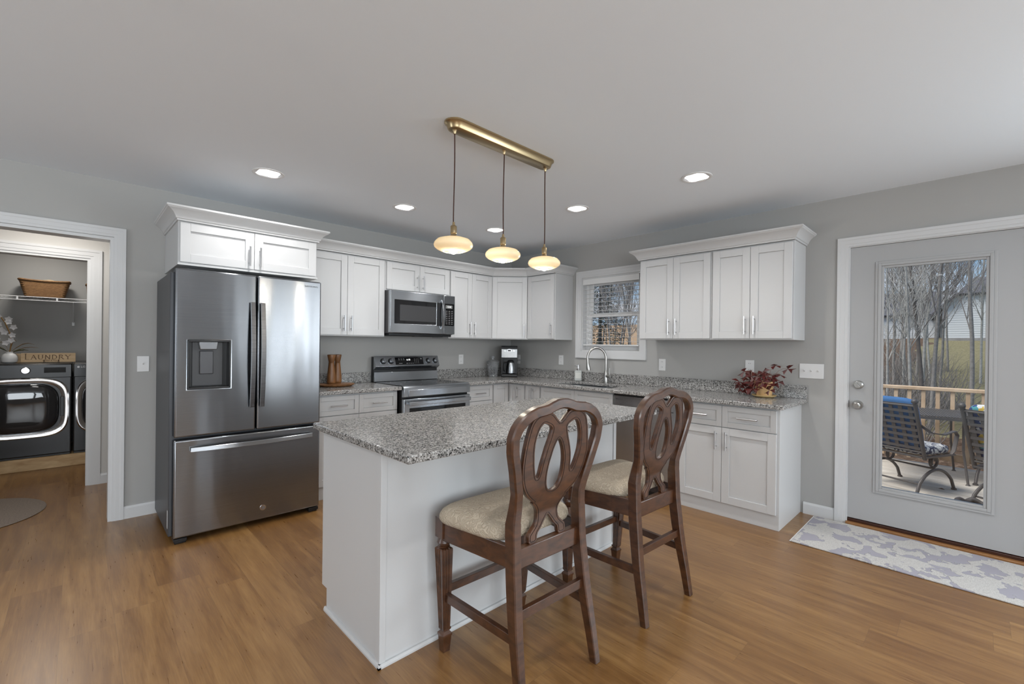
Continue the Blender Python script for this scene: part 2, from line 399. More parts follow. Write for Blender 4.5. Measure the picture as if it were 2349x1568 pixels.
LGLASS = M_('door_glass', (0.02,0.02,0.022), 0.04, coat=0.5)
LENS = M_('light_lens', (0.9,0.9,0.9), 0.5, emit=(1,0.98,0.95), es=5.0)
BULB = M_('bulb', (1,0.9,0.75), 0.4, emit=(1,0.90,0.72), es=6.0)

# ------------------------------------------------------------------ setting: floor, ceiling, walls
HC = 2.44
structure(MB().box(-7.2, 0.0, -7.8, 3.1, -0.12, 0.0).build('floor', FLOOR, smooth=0))
# wall A (left part of the picture), with the hall doorway
structure(MB().grid([-7.2, -4.87, -3.955, 0.14], [0, 2.032, HC], lambda i, j: not (i == 1 and j == 0), 0.0, 0.115, 'y').build('wall_left', WALL, smooth=0))
# wall B (right part), with window, patio door and an opening added for unseen fill light
structure(MB().grid([-7.8, -7.0, -5.4, -4.575, -3.625, -1.91, -1.17, 0.0], [0, 0.7, 1.235, 2.045, 2.065, 2.2, HC],
    lambda i, j: not ((i == 1 and 1 <= j <= 4) or (i == 3 and j <= 3) or (i == 5 and 2 <= j <= 3)), 0.0, 0.14, 'x').build('wall_right', WALL, smooth=0))
# rear walls behind the camera with window openings, the narrow slots added for fridge streaks
structure(MB().grid([-7.2, -6.85, -5.75, -5.6, -4.5, -4.35, -3.25, -1.74, -1.62, -1.27, -1.17, -1.02, -0.88, -0.75, -0.65, -0.51, -0.21, 0.0], [0, 0.7, 2.2, HC], lambda i, j: not (i % 2 == 1 and j == 1), -7.7, -7.6, 'y').build('wall_rear', WALL, smooth=0))
structure(MB().grid([-7.6, -6.7, -5.3, -2.5, -1.1, 3.0], [0, 0.7, 2.2, HC], lambda i, j: not (i % 2 == 1 and j == 1), -7.1, -7.0, 'x').build('wall_side', WALL, smooth=0))
# hall partition with the laundry doorway, hall end, laundry walls
structure(MB().grid([-7.0, -4.86, -4.06, -2.6], [0, 2.022, HC], lambda i, j: not (i == 1 and j == 0), 1.2, 1.315, 'y').build('wall_hall', LWALL, smooth=0))
structure(MB().box(-2.6, -2.5, 0.115, 3.0, 0, HC).build('wall_hall_end', LWALL, smooth=0))
structure(MB().box(-7.0, -2.6, 2.96, 3.06, 0, HC).build('wall_laundry', WALL, smooth=0))
# baseboards
BBP = [(0,0),(0.014,0),(0.014,0.075),(0.008,0.09),(0,0.09)]
structure(MB().moulding(BBP, [(-3.893,0.0),(-2.76,0.0)], -1).build('baseboard_left', TRIM, smooth=0))
structure(MB().moulding(BBP, [(0.0,-3.365),(0.0,-3.57)], -1).build('baseboard_right', TRIM, smooth=0))
structure(MB().moulding(BBP, [(-3.985,1.2),(-2.6,1.2)], -1).build('baseboard_hall', TRIM, smooth=0))

def casing(mb, axis, w, a0, a1, top, width=0.075, t=0.018, sgn=-1, bottom=0.0, sides=(1,1), close=False):
    """picture-frame / doorway casing standing on plane (axis=w), opening a0..a1, up to top; two steps"""
    def bx(u0, u1, z0, z1, tt):
        lo, hi = sorted((w, w+sgn*tt))
        if axis == 'y': mb.box(u0, u1, lo, hi, z0, z1)
        else: mb.box(lo, hi, u0, u1, z0, z1)
    for f0, f1, tt in ((0.0, 0.28, t*0.62), (0.28, 0.72, t*0.8), (0.72, 1.0, t)):
        i0, i1 = width*f0, width*f1
        zb = bottom - (i1 if close else 0)
        if sides[0]: bx(a0-i1, a0-i0, zb, top+i1, tt)
        if sides[1]: bx(a1+i0, a1+i1, zb, top+i1, tt)
        bx(a0-(i0 if sides[0] else 0), a1+(i0 if sides[1] else 0), top+i0, top+i1, tt)
        if close: bx(a0-i0, a1+i0, bottom-i1, bottom-i0, tt)
    return mb
m = MB(); casing(m, 'y', 0.0, -4.87+0.008, -3.955-0.0, 2.035, 0.066)
m.box(-3.975, -3.955, -0.004, 0.119, 0, 2.032); m.box(-4.87, -4.85, -0.004, 0.119, 0, 2.032); m.box(-4.85, -3.975, -0.004, 0.119, 2.012, 2.032)
structure(m.build('trim_1', TRIM, smooth=0))
m = MB(); casing(m, 'y', 1.2, -4.86, -4.06, 2.022, 0.078)
m.box(-4.08, -4.06, 1.196, 1.319, 0, 2.022); m.box(-4.86, -4.84, 1.196, 1.319, 0, 2.022); m.box(-4.84, -4.08, 1.196, 1.319, 2.002, 2.022)
structure(m.build('trim_2', TRIM, smooth=0))

# ------------------------------------------------------------------ window over the sink
win = anchor('window_1', (0, -1.54, 1.235))
def wl(mb): return mb.xf(Matrix.Translation((0, 1.54, -1.235)))
wl(casing(MB(), 'x', 0.0, -1.91, -1.17, 2.065, 0.075, 0.019, -1, 1.235, close=True)).build('window_casing', TRIM, win, smooth=0)
m = MB()
for a, b, c, d in ((-1.91,-1.90,1.235,2.065),(-1.18,-1.17,1.235,2.065),(-1.9,-1.18,1.235,1.25),(-1.9,-1.18,2.05,2.065)): m.box(0.001, 0.139, a, b, c, d)
wl(m).build('window_jamb', TRIM, win, smooth=0)
m = MB()
for a, b, c, d in ((-1.9,-1.87,1.25,2.05),(-1.21,-1.18,1.25,2.05),(-1.87,-1.21,1.25,1.258),(-1.87,-1.21,2.02,2.05)): m.box(0.072, 0.132, a, b, c, d)
wl(m).build('window_frame', WHITEP, win, 0.002, smooth=0)
def sash(nm, x0, x1, z0, z1):
    w = 0.042
    m = MB()
    for a, b, c, d in ((-1.87,-1.87+w,z0,z1),(-1.21-w,-1.21,z0,z1),(-1.87+w,-1.21-w,z0,z0+w),(-1.87+w,-1.21-w,z1-w,z1)): m.box(x0, x1, a, b, c, d)
    s = wl(m).build(nm, WHITEP, win, 0.002, smooth=0)
    wl(MB().box((x0+x1)/2-0.002, (x0+x1)/2+0.002, -1.87+w, -1.21-w, z0+w, z1-w)).build('pane', GLASS, s, smooth=0)
sash('lower_sash', 0.078, 0.098, 1.258, 1.665)
sash('upper_sash', 0.104, 0.124, 1.62, 2.02)
bl = thing('window_blind', 'white slatted blind lowered and opened in the window over the sink', 'blind', (0.03, -1.54, 1.26))
def bll(mb): return mb.xf(Matrix.Translation((-0.03, 1.54, -1.26)))
m = MB(); m.box(-0.006, 0.004, -1.896, -1.184, 1.985, 2.048); m.box(0.004, 0.055, -1.893, -1.187, 2.01, 2.048)
bll(m).build('valance', BLINDM, bl, 0.002)
m = MB()
for k in range(13):
    z = 1.345 + k*0.0490
    m.prism([(0.010,z-0.0008),(0.03,z+0.0004),(0.050,z-0.0008),(0.050,z+0.0010),(0.03,z+0.0022),(0.010,z+0.0010)], 'y', -1.892, -1.188)
bll(m).build('slats', BLINDM, bl)
bll(MB().box(0.006, 0.054, -1.892, -1.188, 1.300, 1.314)).build('bottom_rail', BLINDM, bl, 0.003)
m = MB()
for y in (-1.28, -1.54, -1.80):
    for x in (0.004, 0.056): m.tube([(x, y, 1.31), (x, y, 2.01)], 0.0011, 5)
bll(m).build('ladder_cords', BLINDM, bl)

# ------------------------------------------------------------------ patio door
door = anchor('door_1', (0, -4.1, 0))
def dl(mb): return mb.xf(Matrix.Translation((0, 4.1, 0)))
D0, D1 = -4.558, -3.645                 # slab edges
G0, G1, GZ0, GZ1 = -4.348, -3.838, 0.309, 1.884
dl(casing(MB(), 'x', 0.0, -4.575, -3.637, 2.058, 0.068, 0.02)).build('door_casing', TRIM, door, smooth=0)
m = MB(); m.box(0.0, 0.139, -3.645, -3.626, 0, 2.058); m.box(0.0, 0.139, -4.574, -4.56, 0, 2.058); m.box(0.0, 0.139, -4.56, -3.645, 2.052, 2.06)
dl(m).build('door_jamb', TRIM, door, smooth=0)
slab = dl(MB().grid([D0, G0, G1, D1], [0.046, GZ0, GZ1, 2.05], lambda i, j: not (i == 1 and j == 1), 0.012, 0.056, 'x')).build('door_slab', DOORP, door, smooth=0)
m = MB()
for f0, f1, t in ((-0.004, 0.012, 0.004), (0.012, 0.030, 0.012), (0.030, 0.046, 0.008)):
    for a, b, c, d in ((G0-f1, G0-f0, GZ0-f1, GZ1+f1), (G1+f0, G1+f1, GZ0-f1, GZ1+f1), (G0-f0, G1+f0, GZ1+f0, GZ1+f1), (G0-f0, G1+f0, GZ0-f1, GZ0-f0)):
        m.box(0.012-t, 0.0125, a, b, c, d)
dl(m).build('glass_trim', DOORP, slab, 0.002, smooth=0)
dl(MB().box(0.030, 0.036, G0-0.01, G1+0.01, GZ0-0.01, GZ1+0.01)).build('door_glass', GLASS, slab, smooth=0)
m = MB(); m.lathe([(0.0,-0.012),(0.030,-0.012),(0.033,-0.004),(0.033,0.012)], (0, -3.700, 0.887), 28, 'x')
m.lathe([(0.0,-0.066),(0.016,-0.066),(0.024,-0.060),(0.027,-0.050),(0.024,-0.036),(0.012,-0.030),(0.011,-0.010)], (0, -3.700, 0.887), 28, 'x')
dl(m).build('door_knob', NICKEL, slab, label='satin nickel round door knob')
m = MB(); m.lathe([(0.0,-0.014),(0.024,-0.014),(0.031,-0.006),(0.032,0.012)], (0, -3.702, 1.036), 28, 'x')
R = Matrix.Translation((0, -3.702, 1.036)) @ Matrix.Rotation(math.radians(-35), 4, 'X')
m.box(-0.034, -0.013, -0.004, 0.004, -0.02, 0.02, R)
dl(m).build('deadbolt', NICKEL, slab, 0.001, label='satin nickel deadbolt with a thumb turn')
dl(MB().box(0.0, 0.011, -3.6465, -3.6445, 0.865, 0.915)).build('strike_plate', DGREY, door, smooth=0)
m = MB(); m.box(0.004, 0.16, -4.559, -3.646, 0.001, 0.040); m.box(0.02, 0.10, -4.559, -3.646, 0.040, 0.0455)
dl(m).build('door_sill', SILL, door, 0.003, label='dark brown wooden door sill')
dl(MB().box(-0.035, 0.004, -4.575, -3.640, 0.001, 0.020)).build('threshold_strip', OAK, door, 0.003, label='honey coloured wooden strip along the sill')

# ------------------------------------------------------------------ recessed ceiling lights
def recessed(x, y, label):
    t = thing('recessed_light', label, 'ceiling light', (x, y, HC), 0, 'recessed ceiling lights')
    MB().lathe([(0.098,0.0),(0.098,-0.003),(0.092,-0.005),(0.078,-0.003),(0.074,0.0),(0.056,0.042),(0.056,0.046),(0.079,0.004)], n=44, closed=True).build('trim_ring', WHITEP, t)
    MB().lathe([(0,0.0405),(0.0565,0.0405),(0.0565,0.044),(0,0.044)], n=32).build('diffuser', LENS, t)
    light('lamp', 'AREA', (0, 0, 0.034), LAMP_W, (1, 0.985, 0.97), parent=t, shape='DISK', size=0.09, spread=math.radians(160))
    return t
RX, RY = (-5.2, -3.217, -2.175, -1.153), (-6.2, -5.0, -3.9, -2.985, -1.98, -0.96)
RLS = {(1,5):'recessed ceiling light above the fridge', (2,5):'recessed ceiling light above the cabinets left of the microwave', (3,5):'recessed ceiling light close to the corner, behind the middle pendant cord',
       (3,4):'recessed ceiling light in front of the sink window', (3,3):'recessed ceiling light above the wall cabinets beside the patio door'}
for k in ((1,2),(0,4),(0,2),(1,0),(3,1)): RLS[k] = 'unseen recessed ceiling light added behind the camera'  # extra lamps out of view, added to light the room
for (i, j), lb in RLS.items(): recessed(RX[i], RY[j], lb)
us = [-7.2]+[v for x in RX for v in (x-0.064, x+0.064)]+[0.14]; vs = [-7.8]+[v for y in RY for v in (y-0.064, y+0.064)]+[3.1]
structure(MB().grid(us, vs, lambda i, j: not (i % 2 == 1 and j % 2 == 1 and ((i-1)//2, (j-1)//2) in RLS), HC, HC+0.12, 'z').build('ceiling', CEIL, smooth=0))
for nm, x, y, e in (('laundry_light', -4.4, 2.3, 7), ('hall_light', -4.3, 0.65, 9)):  # ceiling lamps out of view, added to brighten laundry and hall
    t = thing(nm, f'unseen flush ceiling light added to light the {nm.split("_")[0]}', 'ceiling light', (x, y, HC))
    MB().lathe([(0,-0.05),(0.08,-0.045),(0.13,-0.02),(0.14,0.0)], n=32).build('diffuser', LENS, t)
    light('lamp', 'AREA', (0, 0, -0.06), e, (1, 0.96, 0.9), parent=t, shape='DISK', size=0.25)

# ------------------------------------------------------------------ pendant fixture
PY = -2.43
pf = thing('pendant_light', 'brass island pendant bar with three cream glass saucer shades on cords', 'pendant light', (-2.405, PY, HC))
def capsule(L_, w, z, n=12):
    pts = []
    for k in range(n+1):
        a = -PI/2 + PI*k/n; pts.append((L_/2 - w/2 + w/2*math.cos(a), w/2*math.sin(a), z))
    for k in range(n+1):
        a = PI/2 + PI*k/n; pts.append((-L_/2 + w/2 + w/2*math.cos(a), w/2*math.sin(a), z))
    return pts
m = MB(); rings = []
for L_, w, z in ((0.80,0.118,-0.001),(0.80,0.118,-0.008),(0.792,0.110,-0.011),(0.775,0.092,-0.020),(0.766,0.084,-0.034),(0.76,0.078,-0.040),(0.752,0.07,-0.042)):
    rings.append([m.bm.verts.new(p) for p in capsule(L_, w, z)])
for A, B in zip(rings, rings[1:]):
    for k in range(len(A)): m._f([A[k], A[(k+1)%len(A)], B[(k+1)%len(A)], B[k]])
m._f(rings[0]); m._f(rings[-1])
m.build('canopy_bar', BRASS, pf, smooth=30)
OPAL = None
def opal(name):
    mm, N, L, b = new_mat(name)
    out = N['Material Output']
    b.inputs['Base Color'].default_value = (0.84, 0.76, 0.60, 1); b.inputs['Roughness'].default_value = 0.12
    tl = N.new('ShaderNodeBsdfTranslucent'); tl.inputs[0].default_value = (0.95, 0.87, 0.70, 1)
    mx = N.new('ShaderNodeMixShader'); mx.inputs[0].default_value = 0.34
    L.new(b.outputs[0], mx.inputs[1]); L.new(tl.outputs[0], mx.inputs[2]); L.new(mx.outputs[0], out.inputs[0])
    return mm
OPAL = opal('opal_cream_glass')
for k, (x, zd) in enumerate(((-2.752, 0.0), (-2.405, 0.0), (-2.055, 0.0))):
    dx = x + 2.405
    MB().lathe([(0.0,-0.062),(0.0065,-0.062),(0.010,-0.045),(0.014,-0.041),(0.0,-0.041)], (dx,0,0), 16).build('cord_grip', BRASS, pf)
    pts = [(dx + 0.002*math.sin(k*2+t*0.5), 0, -0.06 - t*(0.47/10)) for t in range(11)]
    MB().tube(pts, 0.0032, 6).build('cord', CORD, pf)
    sk = MB().lathe([(0,-0.512),(0.006,-0.514),(0.0075,-0.530),(0.014,-0.533),(0.0165,-0.537),(0.0165,-0.572),(0.014,-0.575),(0.0175,-0.588),(0.022,-0.594),(0,-0.594)], (dx,0,0), 24).build('socket', BRASS, pf)
    sp = [(0.022,-0.592),(0.055,-0.596),(0.083,-0.605),(0.097,-0.620),(0.1005,-0.632),(0.097,-0.643),(0.085,-0.653),(0.068,-0.661),(0.056,-0.665),(0.052,-0.666)]
    inn = [(r-0.003, z+0.002 if i > 4 else z-0.003) for i, (r, z) in enumerate(sp)]
    MB().lathe(sp + inn[::-1], (dx,0,0), 48, closed=True).build('shade', OPAL, pf, smooth=60)
    bb = MB().sphere((dx,0,-0.652), 0.026, 16, 10).build('bulb', BULB, pf)
    light('lamp', 'POINT', (dx, 0, -0.690), 3.6, (1, 0.91, 0.76), parent=pf, shadow_soft_size=0.02)
    light('lamp', 'POINT', (dx, 0, -0.618), 0.30, (1, 0.91, 0.76), parent=pf, shadow_soft_size=0.02)

# ------------------------------------------------------------------ cabinets
RB = -PI/2      # rotation for units standing on wall B
def shaker(mb, x0, x1, z0, z1, y, t=0.019, fr=0.057):
    """shaker front: back plane at y, front at y - t"""
    mb.box(x0, x0+fr, y-t, y, z0, z1); mb.box(x1-fr, x1, y-t, y, z0, z1)
    mb.box(x0+fr, x1-fr, y-t, y, z0, z0+fr); mb.box(x0+fr, x1-fr, y-t, y, z1-fr, z1)
    mb.box(x0+fr, x1-fr, y-t+0.010, y, z0+fr, z1-fr)
    return mb
def pull(parent, x, y, z, vertical=True, L_=0.14):
    m = MB(); h = L_/2; yo = y-0.030
    a, b = ((x,yo,z-h),(x,yo,z+h)) if vertical else ((x-h,yo,z),(x+h,yo,z))
    m.tube([a, b], 0.006, 10)
    for s in (-1, 1):
        p = (x, yo, z+s*0.048) if vertical else (x+s*0.048, yo, z)
        m.tube([p, (p[0], y, p[2])], 0.0042, 8)
    return m.build('handle', PULL, parent)
def front(parent, kind, x0, x1, z0, z1, y, handle=None, fr=0.057):
    """handle: (x, z, vertical) or None"""
    o = shaker(MB(), x0, x1, z0, z1, y, fr=fr).build(kind, CAB, parent, 0.0015, 1, smooth=0)
    if handle: pull(o, handle[0], y-0.019, handle[1], handle[2])
    return o
UZ0, UZ1 = 1.361, 2.105
def upper(label, loc, rz, w, z0=UZ0, z1=UZ1, depth=0.31, split=True, handles='in', rev=0.010, dz0=None, hz=None, group='white wall cabinets'):
    t = thing('wall_cabinet', label, 'cabinet', (loc[0], loc[1], z0), rz, group)
    H = z1-z0
    MB().box(0.0005, w-0.0005, -depth, -0.001, 0, H).build('body', CAB, t, 0.001, 1, smooth=0)
    d0 = 0.010 if dz0 is None else dz0; d1 = H-0.012
    zz = d0+0.105 if hz is None else hz
    if split:
        c = w/2
        front(t, 'door', rev, c-0.0015, d0, d1, -depth, (c-0.034, zz, True))
        front(t, 'door', c+0.0015, w-rev, d0, d1, -depth, (c+0.034, zz, True))
    else:
        front(t, 'door', rev, w-rev, d0, d1, -depth, ((w-0.042) if handles == 'right' else 0.042, zz, True))
    return t
upper('white wall cabinet between the tall fridge and the microwave', (-2.757,0), 0, 0.757)
upper('short white wall cabinet right above the microwave', (-1.998,0), 0, 0.760, z0=1.815, dz0=0.012, hz=0.105)
upper('narrow two door white wall cabinet right of the microwave', (-1.237,0), 0, 0.615)
upper('single door white wall cabinet left of the sink window', (0,-0.612), RB, 0.425, split=False, handles='right')
upper('white wall cabinet right of the sink window, above the dishwasher', (0,-2.085), RB, 0.672)
upper('white wall cabinet nearest the patio door, above the potted plant', (0,-2.758), RB, 0.602)
# diagonal corner wall cabinet
t = thing('wall_cabinet', 'diagonal white corner wall cabinet above the coffee maker', 'cabinet', (0, 0, UZ0), 0, 'white wall cabinets')
MB().prism([(-0.621,-0.001),(-0.621,-0.31),(-0.31,-0.611),(-0.001,-0.611),(-0.001,-0.001)], 'z', 0, UZ1-UZ0).build('body', CAB, t, 0.001, 1, smooth=0)
p0, p1 = Vector((-0.621,-0.31)), Vector((-0.31,-0.611)); dlen = (p1-p0).length
MD = Matrix.Translation((p0.x, p0.y, 0)) @ Matrix.Rotation(math.atan2(p1.y-p0.y, p1.x-p0.x), 4, 'Z')
o = shaker(MB(), 0.012, dlen-0.012, 0.010, UZ1-UZ0-0.012, 0).xf(MD).build('door', CAB, t, 0.0015, 1, smooth=0)
hh = pull(o, dlen-0.047, -0.019, 0.115); hh.data.transform(MD)
# cabinet over the fridge (deeper, with crown)
t = thing('wall_cabinet', 'deep white cabinet above the fridge with its own crown', 'cabinet', (-3.662, 0, 1.806), 0, 'white wall cabinets')
MB().box(0, 0.9045, -0.60, -0.001, 0.012, 0.30).build('body', CAB, t, 0.001, 1, smooth=0)
MB().box(-0.004, 0.9045, -0.622, -0.002, 0.0, 0.012).build('light_rail', CAB, t, 0.002, smooth=0)
front(t, 'door', 0.010, 0.4505, 0.022, 0.288, -0.60, (0.418, 0.112, True))
front(t, 'door', 0.4535, 0.8945, 0.022, 0.288, -0.60, (0.487, 0.112, True))
CROWN = [(0,0),(0.008,0),(0.010,0.010),(0.016,0.014),(0.020,0.026),(0.032,0.046),(0.050,0.062),(0.062,0.068),(0.066,0.074),(0.070,0.076),(0.070,0.088),(0,0.088)]
def crown(path, z, out, name, parent=None, off=(0,0)):
    m = MB().moulding([(a, b+z) for a, b in CROWN], path, out)
    return m.build(name, CAB, parent, smooth=25)
crown([(0,-0.002),(0,-0.621),(0.9045,-0.621),(0.9045,-0.335)], 0.293, -1, 'crown_moulding', t)
o = crown([(-2.755,-0.331),(-0.6255,-0.331),(-0.331,-0.6155),(-0.331,-1.0375),(-0.001,-1.0375)], 2.1055, -1, 'crown_moulding')
tag(o, 'long white crown moulding along the cabinets from the fridge around the corner', 'moulding')
o = crown([(-0.001,-2.0845),(-0.331,-2.0845),(-0.331,-3.3605),(-0.001,-3.3605)], 2.1055, -1, 'crown_moulding')
tag(o, 'white crown moulding on the pair of cabinets right of the window', 'moulding')

BH = 0.868
def base(label, loc, rz, w, cols, depth=0.56, group='white base cabinets', open_top=False):
    """cols: list of dict(x0,x1,kind)"""
    t = thing('base_cabinet', label, 'cabinet', loc, rz, group)
    if open_top:      # room for the sink bowl
        m = MB(); m.box(0.0005, 0.018, -depth, -0.001, 0, BH); m.box(w-0.018, w-0.0005, -depth, -0.001, 0, BH); m.box(0.018, w-0.018, -depth, -depth+0.018, 0, BH)
        m.box(0.018, w-0.018, -0.02, -0.001, 0, BH); m.box(0.018, w-0.018, -depth+0.018, -0.02, 0.10, 0.118)
        m.build('body', CAB, t, 0.001, 1, smooth=0)
    else: MB().box(0.0005, w-0.0005, -depth, -0.001, 0, BH).build('body', CAB, t, 0.001, 1, smooth=0)
    for c in cols:
        x0, x1, k = c[0], c[1], c[2]
        if k == 'dd':                         # drawer over door
            front(t, 'drawer', x0, x1, 0.690, 0.852, -depth, ((x0+x1)/2, 0.771, False), 0.04)
            hx = x1-0.036 if c[3] == 'r' else x0+0.036
            front(t, 'door', x0, x1, 0.110, 0.684, -depth, (hx, 0.585, True))
        elif k == 'door':
            front(t, 'door', x0, x1, 0.110, 0.852, -depth, (c[3], 0.765, True) if c[3] else None, 0.05)
        elif k == 'false':
            front(t, 'drawer_front', x0, x1, 0.690, 0.852, -depth, None, 0.04)
            front(t, 'door', x0, x1, 0.110, 0.684, -depth, ((x1-0.036) if c[3] == 'r' else (x0+0.036), 0.585, True))
    return t
base('white base cabinet left of the stove, under the pepper mills', (-2.752,0,0), 0, 0.757, [(0.010,0.377,'dd','r'),(0.380,0.747,'dd','l')])
base('white base cabinet right of the stove', (-1.212,0,0), 0, 0.395, [(0.010,0.385,'dd','r')])
# corner base: L shaped carcass with a folding pair of narrow doors
t = thing('base_cabinet', 'white corner base cabinet with two narrow folding doors', 'cabinet', (0,0,0), 0, 'white base cabinets')
MB().prism([(-0.8165,-0.001),(-0.8165,-0.56),(-0.56,-0.56),(-0.56,-0.8365),(-0.001,-0.8365),(-0.001,-0.001)], 'z', 0, BH).build('body', CAB, t, 0.001, 1, smooth=0)
front(t, 'door', -0.807, -0.583, 0.110, 0.852, -0.56, None, 0.05)
o = shaker(MB(), 0.585, 0.826, 0.110, 0.852, -0.56, fr=0.05).xf(Matrix.Rotation(RB, 4, 'Z')).build('door', CAB, t, 0.0015, 1, smooth=0)
hh = pull(o, 0.722, -0.579, 0.765); hh.data.transform(Matrix.Rotation(RB, 4, 'Z'))
base('narrow white base cabinet between the corner and the sink', (0,-0.8375,0), RB, 0.2275, [(0.010,0.2175,'door',0.125)])
base('white sink base cabinet below the window', (0,-1.0655,0), RB, 0.9155, [(0.010,0.456,'false','r'),(0.459,0.9055,'false','l')], open_top=True)
base('white base cabinet at the end of the run, beside the patio door', (0,-2.5985,0), RB, 0.7465, [(0.010,0.3505,'dd','r'),(0.3535,0.728,'dd','l')])

# ------------------------------------------------------------------ countertops
CT0, CT1 = 0.8705, 0.9015
ct = thing('countertop', 'short speckled granite countertop left of the stove', 'countertop', (-2.37, -0.32, CT0))
sh = Matrix.Translation((2.37, 0.32, -CT0))
MB().box(-2.757, -1.992, -0.640, -0.001, CT0, CT1).xf(sh).build('slab', GRAN, ct, 0.004)
MB().box(-2.757, -1.992, -0.021, -0.001, CT1+0.0005, 1.004).xf(sh).build('backsplash', GRAN, ct, 0.002)
ct = thing('countertop', 'long L shaped speckled granite countertop with the sink cut into it', 'countertop', (-0.32, -1.6, CT0))
sh = Matrix.Translation((0.32, 1.6, -CT0))
xs = [-1.208, -0.640, -0.535, -0.500, -0.165, -0.130, -0.001]; ys = [-3.385, -1.895, -1.860, -1.250, -1.215, -0.640, -0.001]
def cmask(i, j):
    if i == 0: return j == 5
    if 2 <= i <= 4 and j in (1, 2, 3):
        return False if not ((i in (2, 4)) and (j in (1, 3))) else True
    return True
MB().grid(xs, ys, cmask, CT0, CT1, 'z').xf(sh).build('slab', GRAN, ct, 0.004)
m = MB(); m.box(-1.208, -0.021, -0.021, -0.001, CT1+0.0005, 1.004); m.box(-0.021, -0.001, -3.385, -0.001, CT1+0.0005, 1.004)
m.xf(sh).build('backsplash', GRAN, ct, 0.002)
sk = thing('kitchen_sink', 'stainless undermount sink below the window', 'sink', (-0.33, -1.555, 0.66))
def basin(y0, y1):
    m = MB(); x0, x1 = -0.20, 0.20; z1 = 0.2095
    m.box(x0, x1, y0, y1, 0.0, 0.003)
    for a, b, c, d in ((x0-0.003,x0,y0-0.003,y1+0.003),(x1,x1+0.003,y0-0.003,y1+0.003),(x0,x1,y0-0.003,y0),(x0,x1,y1,y1+0.003)): m.box(a, b, c, d, 0.0, z1)
    return m
basin(-0.335, -0.01).build('basin', STEEL2, sk, smooth=0); basin(0.01, 0.335).build('basin', STEEL2, sk, smooth=0)
for y in (-0.17, 0.17): MB().lathe([(0,0.0035),(0.04,0.0035),(0.045,0.006),(0,0.006)], (0,y,0), 24).build('drain', CHROME, sk)
# faucet
fa = thing('kitchen_faucet', 'brushed nickel gooseneck faucet in front of the window', 'faucet', (-0.075, -1.553, CT1+0.001))
MB().lathe([(0,0),(0.026,0),(0.026,0.006),(0.022,0.010),(0.021,0.11),(0.0165,0.125),(0.0155,0.13),(0,0.13)], n=24).build('base', NICKEL, fa)
D = Vector((-0.62, 0.78, 0)).normalized()
pts = [Vector((0,0,0.12)), Vector((0,0,0.26))]
r_ = 0.098
for k in range(15):
    a = PI - k*(PI*1.08)/14
    pts.append(Vector((0,0,0.26)) + D*(r_ + r_*math.cos(a)) + Vector((0,0,1.18*r_*math.sin(a))))
MB().tube(pts, 0.0128, 14).build('spout', NICKEL, fa)
e = pts[-1]; d2 = (pts[-1]-pts[-2]).normalized()
MB().tube([e - d2*0.006, e + d2*0.02, e + d2*0.075, e + d2*0.10], [0.0135, 0.015, 0.024, 0.023], 16).build('spray_head', NICKEL, fa)
H2 = Vector((-0.25, -0.97, 0)).normalized()
m = MB().tube([Vector((0,0,0.075)), Vector((0,0,0.075))+H2*0.066], 0.017, 16); m.tube([Vector((0,0,0.075))+H2*0.055, Vector((0,0,0.16))+H2*0.058], 0.006, 10)
m.build('lever', NICKEL, fa)

# ------------------------------------------------------------------ island
isl = thing('kitchen_island', 'white panelled kitchen island behind the two wooden stools', 'kitchen island', (-2.42, -2.36, 0))
def il(mb): return mb.xf(Matrix.Translation((2.42, 2.36, 0)))
m = MB().prism([(-2.655,0),(-2.118,0),(-2.118,0.105),(-2.062,0.105),(-2.062,0.870),(-2.655,0.870)], 'x', -3.258, -1.585)
il(m).build('body', CAB, isl, 0.001, 1, smooth=0)
m = MB(); m.box(-3.2625, -3.2585, -2.659, -2.62, 0.0, 0.869); m.box(-3.262, -3.236, -2.660, -2.6555, 0.0, 0.869)
il(MB().box(-1.611, -1.581, -2.660, -2.6555, 0.0, 0.869)).build('corner_trim', CAB, isl, 0.001, 1, smooth=0)
il(m).build('corner_trim', CAB, isl, 0.001, 1, smooth=0)
m = MB(); m.prism([(-2.6555,0),(-2.668,0),(-2.668,0.008),(-2.664,0.018),(-2.6555,0.018)], 'x', -3.270, -1.576)
m.prism([(-3.2585,0),(-3.270,0),(-3.270,0.008),(-3.266,0.018),(-3.2585,0.018)], 'y', -2.668, -2.112)
il(m).build('shoe_moulding', CAB, isl, smooth=0)
MI = Matrix.Translation((-1.585+2.42, -2.062+2.36, 0)) @ Matrix.Rotation(PI, 4, 'Z')
for k in range(4):
    x0 = 0.012 + k*0.4135
    o = shaker(MB(), x0, x0+0.409, 0.690, 0.852, 0, fr=0.04).xf(MI).build('drawer', CAB, isl, 0.0015, 1, smooth=0)
    pull(o, x0+0.2, -0.019, 0.771, False).data.transform(MI)
    o = shaker(MB(), x0, x0+0.409, 0.110, 0.684, 0).xf(MI).build('door', CAB, isl, 0.0015, 1, smooth=0)
    pull(o, x0+(0.373 if k % 2 == 0 else 0.036), -0.019, 0.585).data.transform(MI)
o = MB().box(-0.89, 0.89, -0.447, 0.447, 0, 0.031).build('island_countertop', GRAN, None, 0.005)
o.location = (-2.405, -2.466, 0.8705)
tag(o, 'large speckled granite slab on top of the white island', 'countertop')

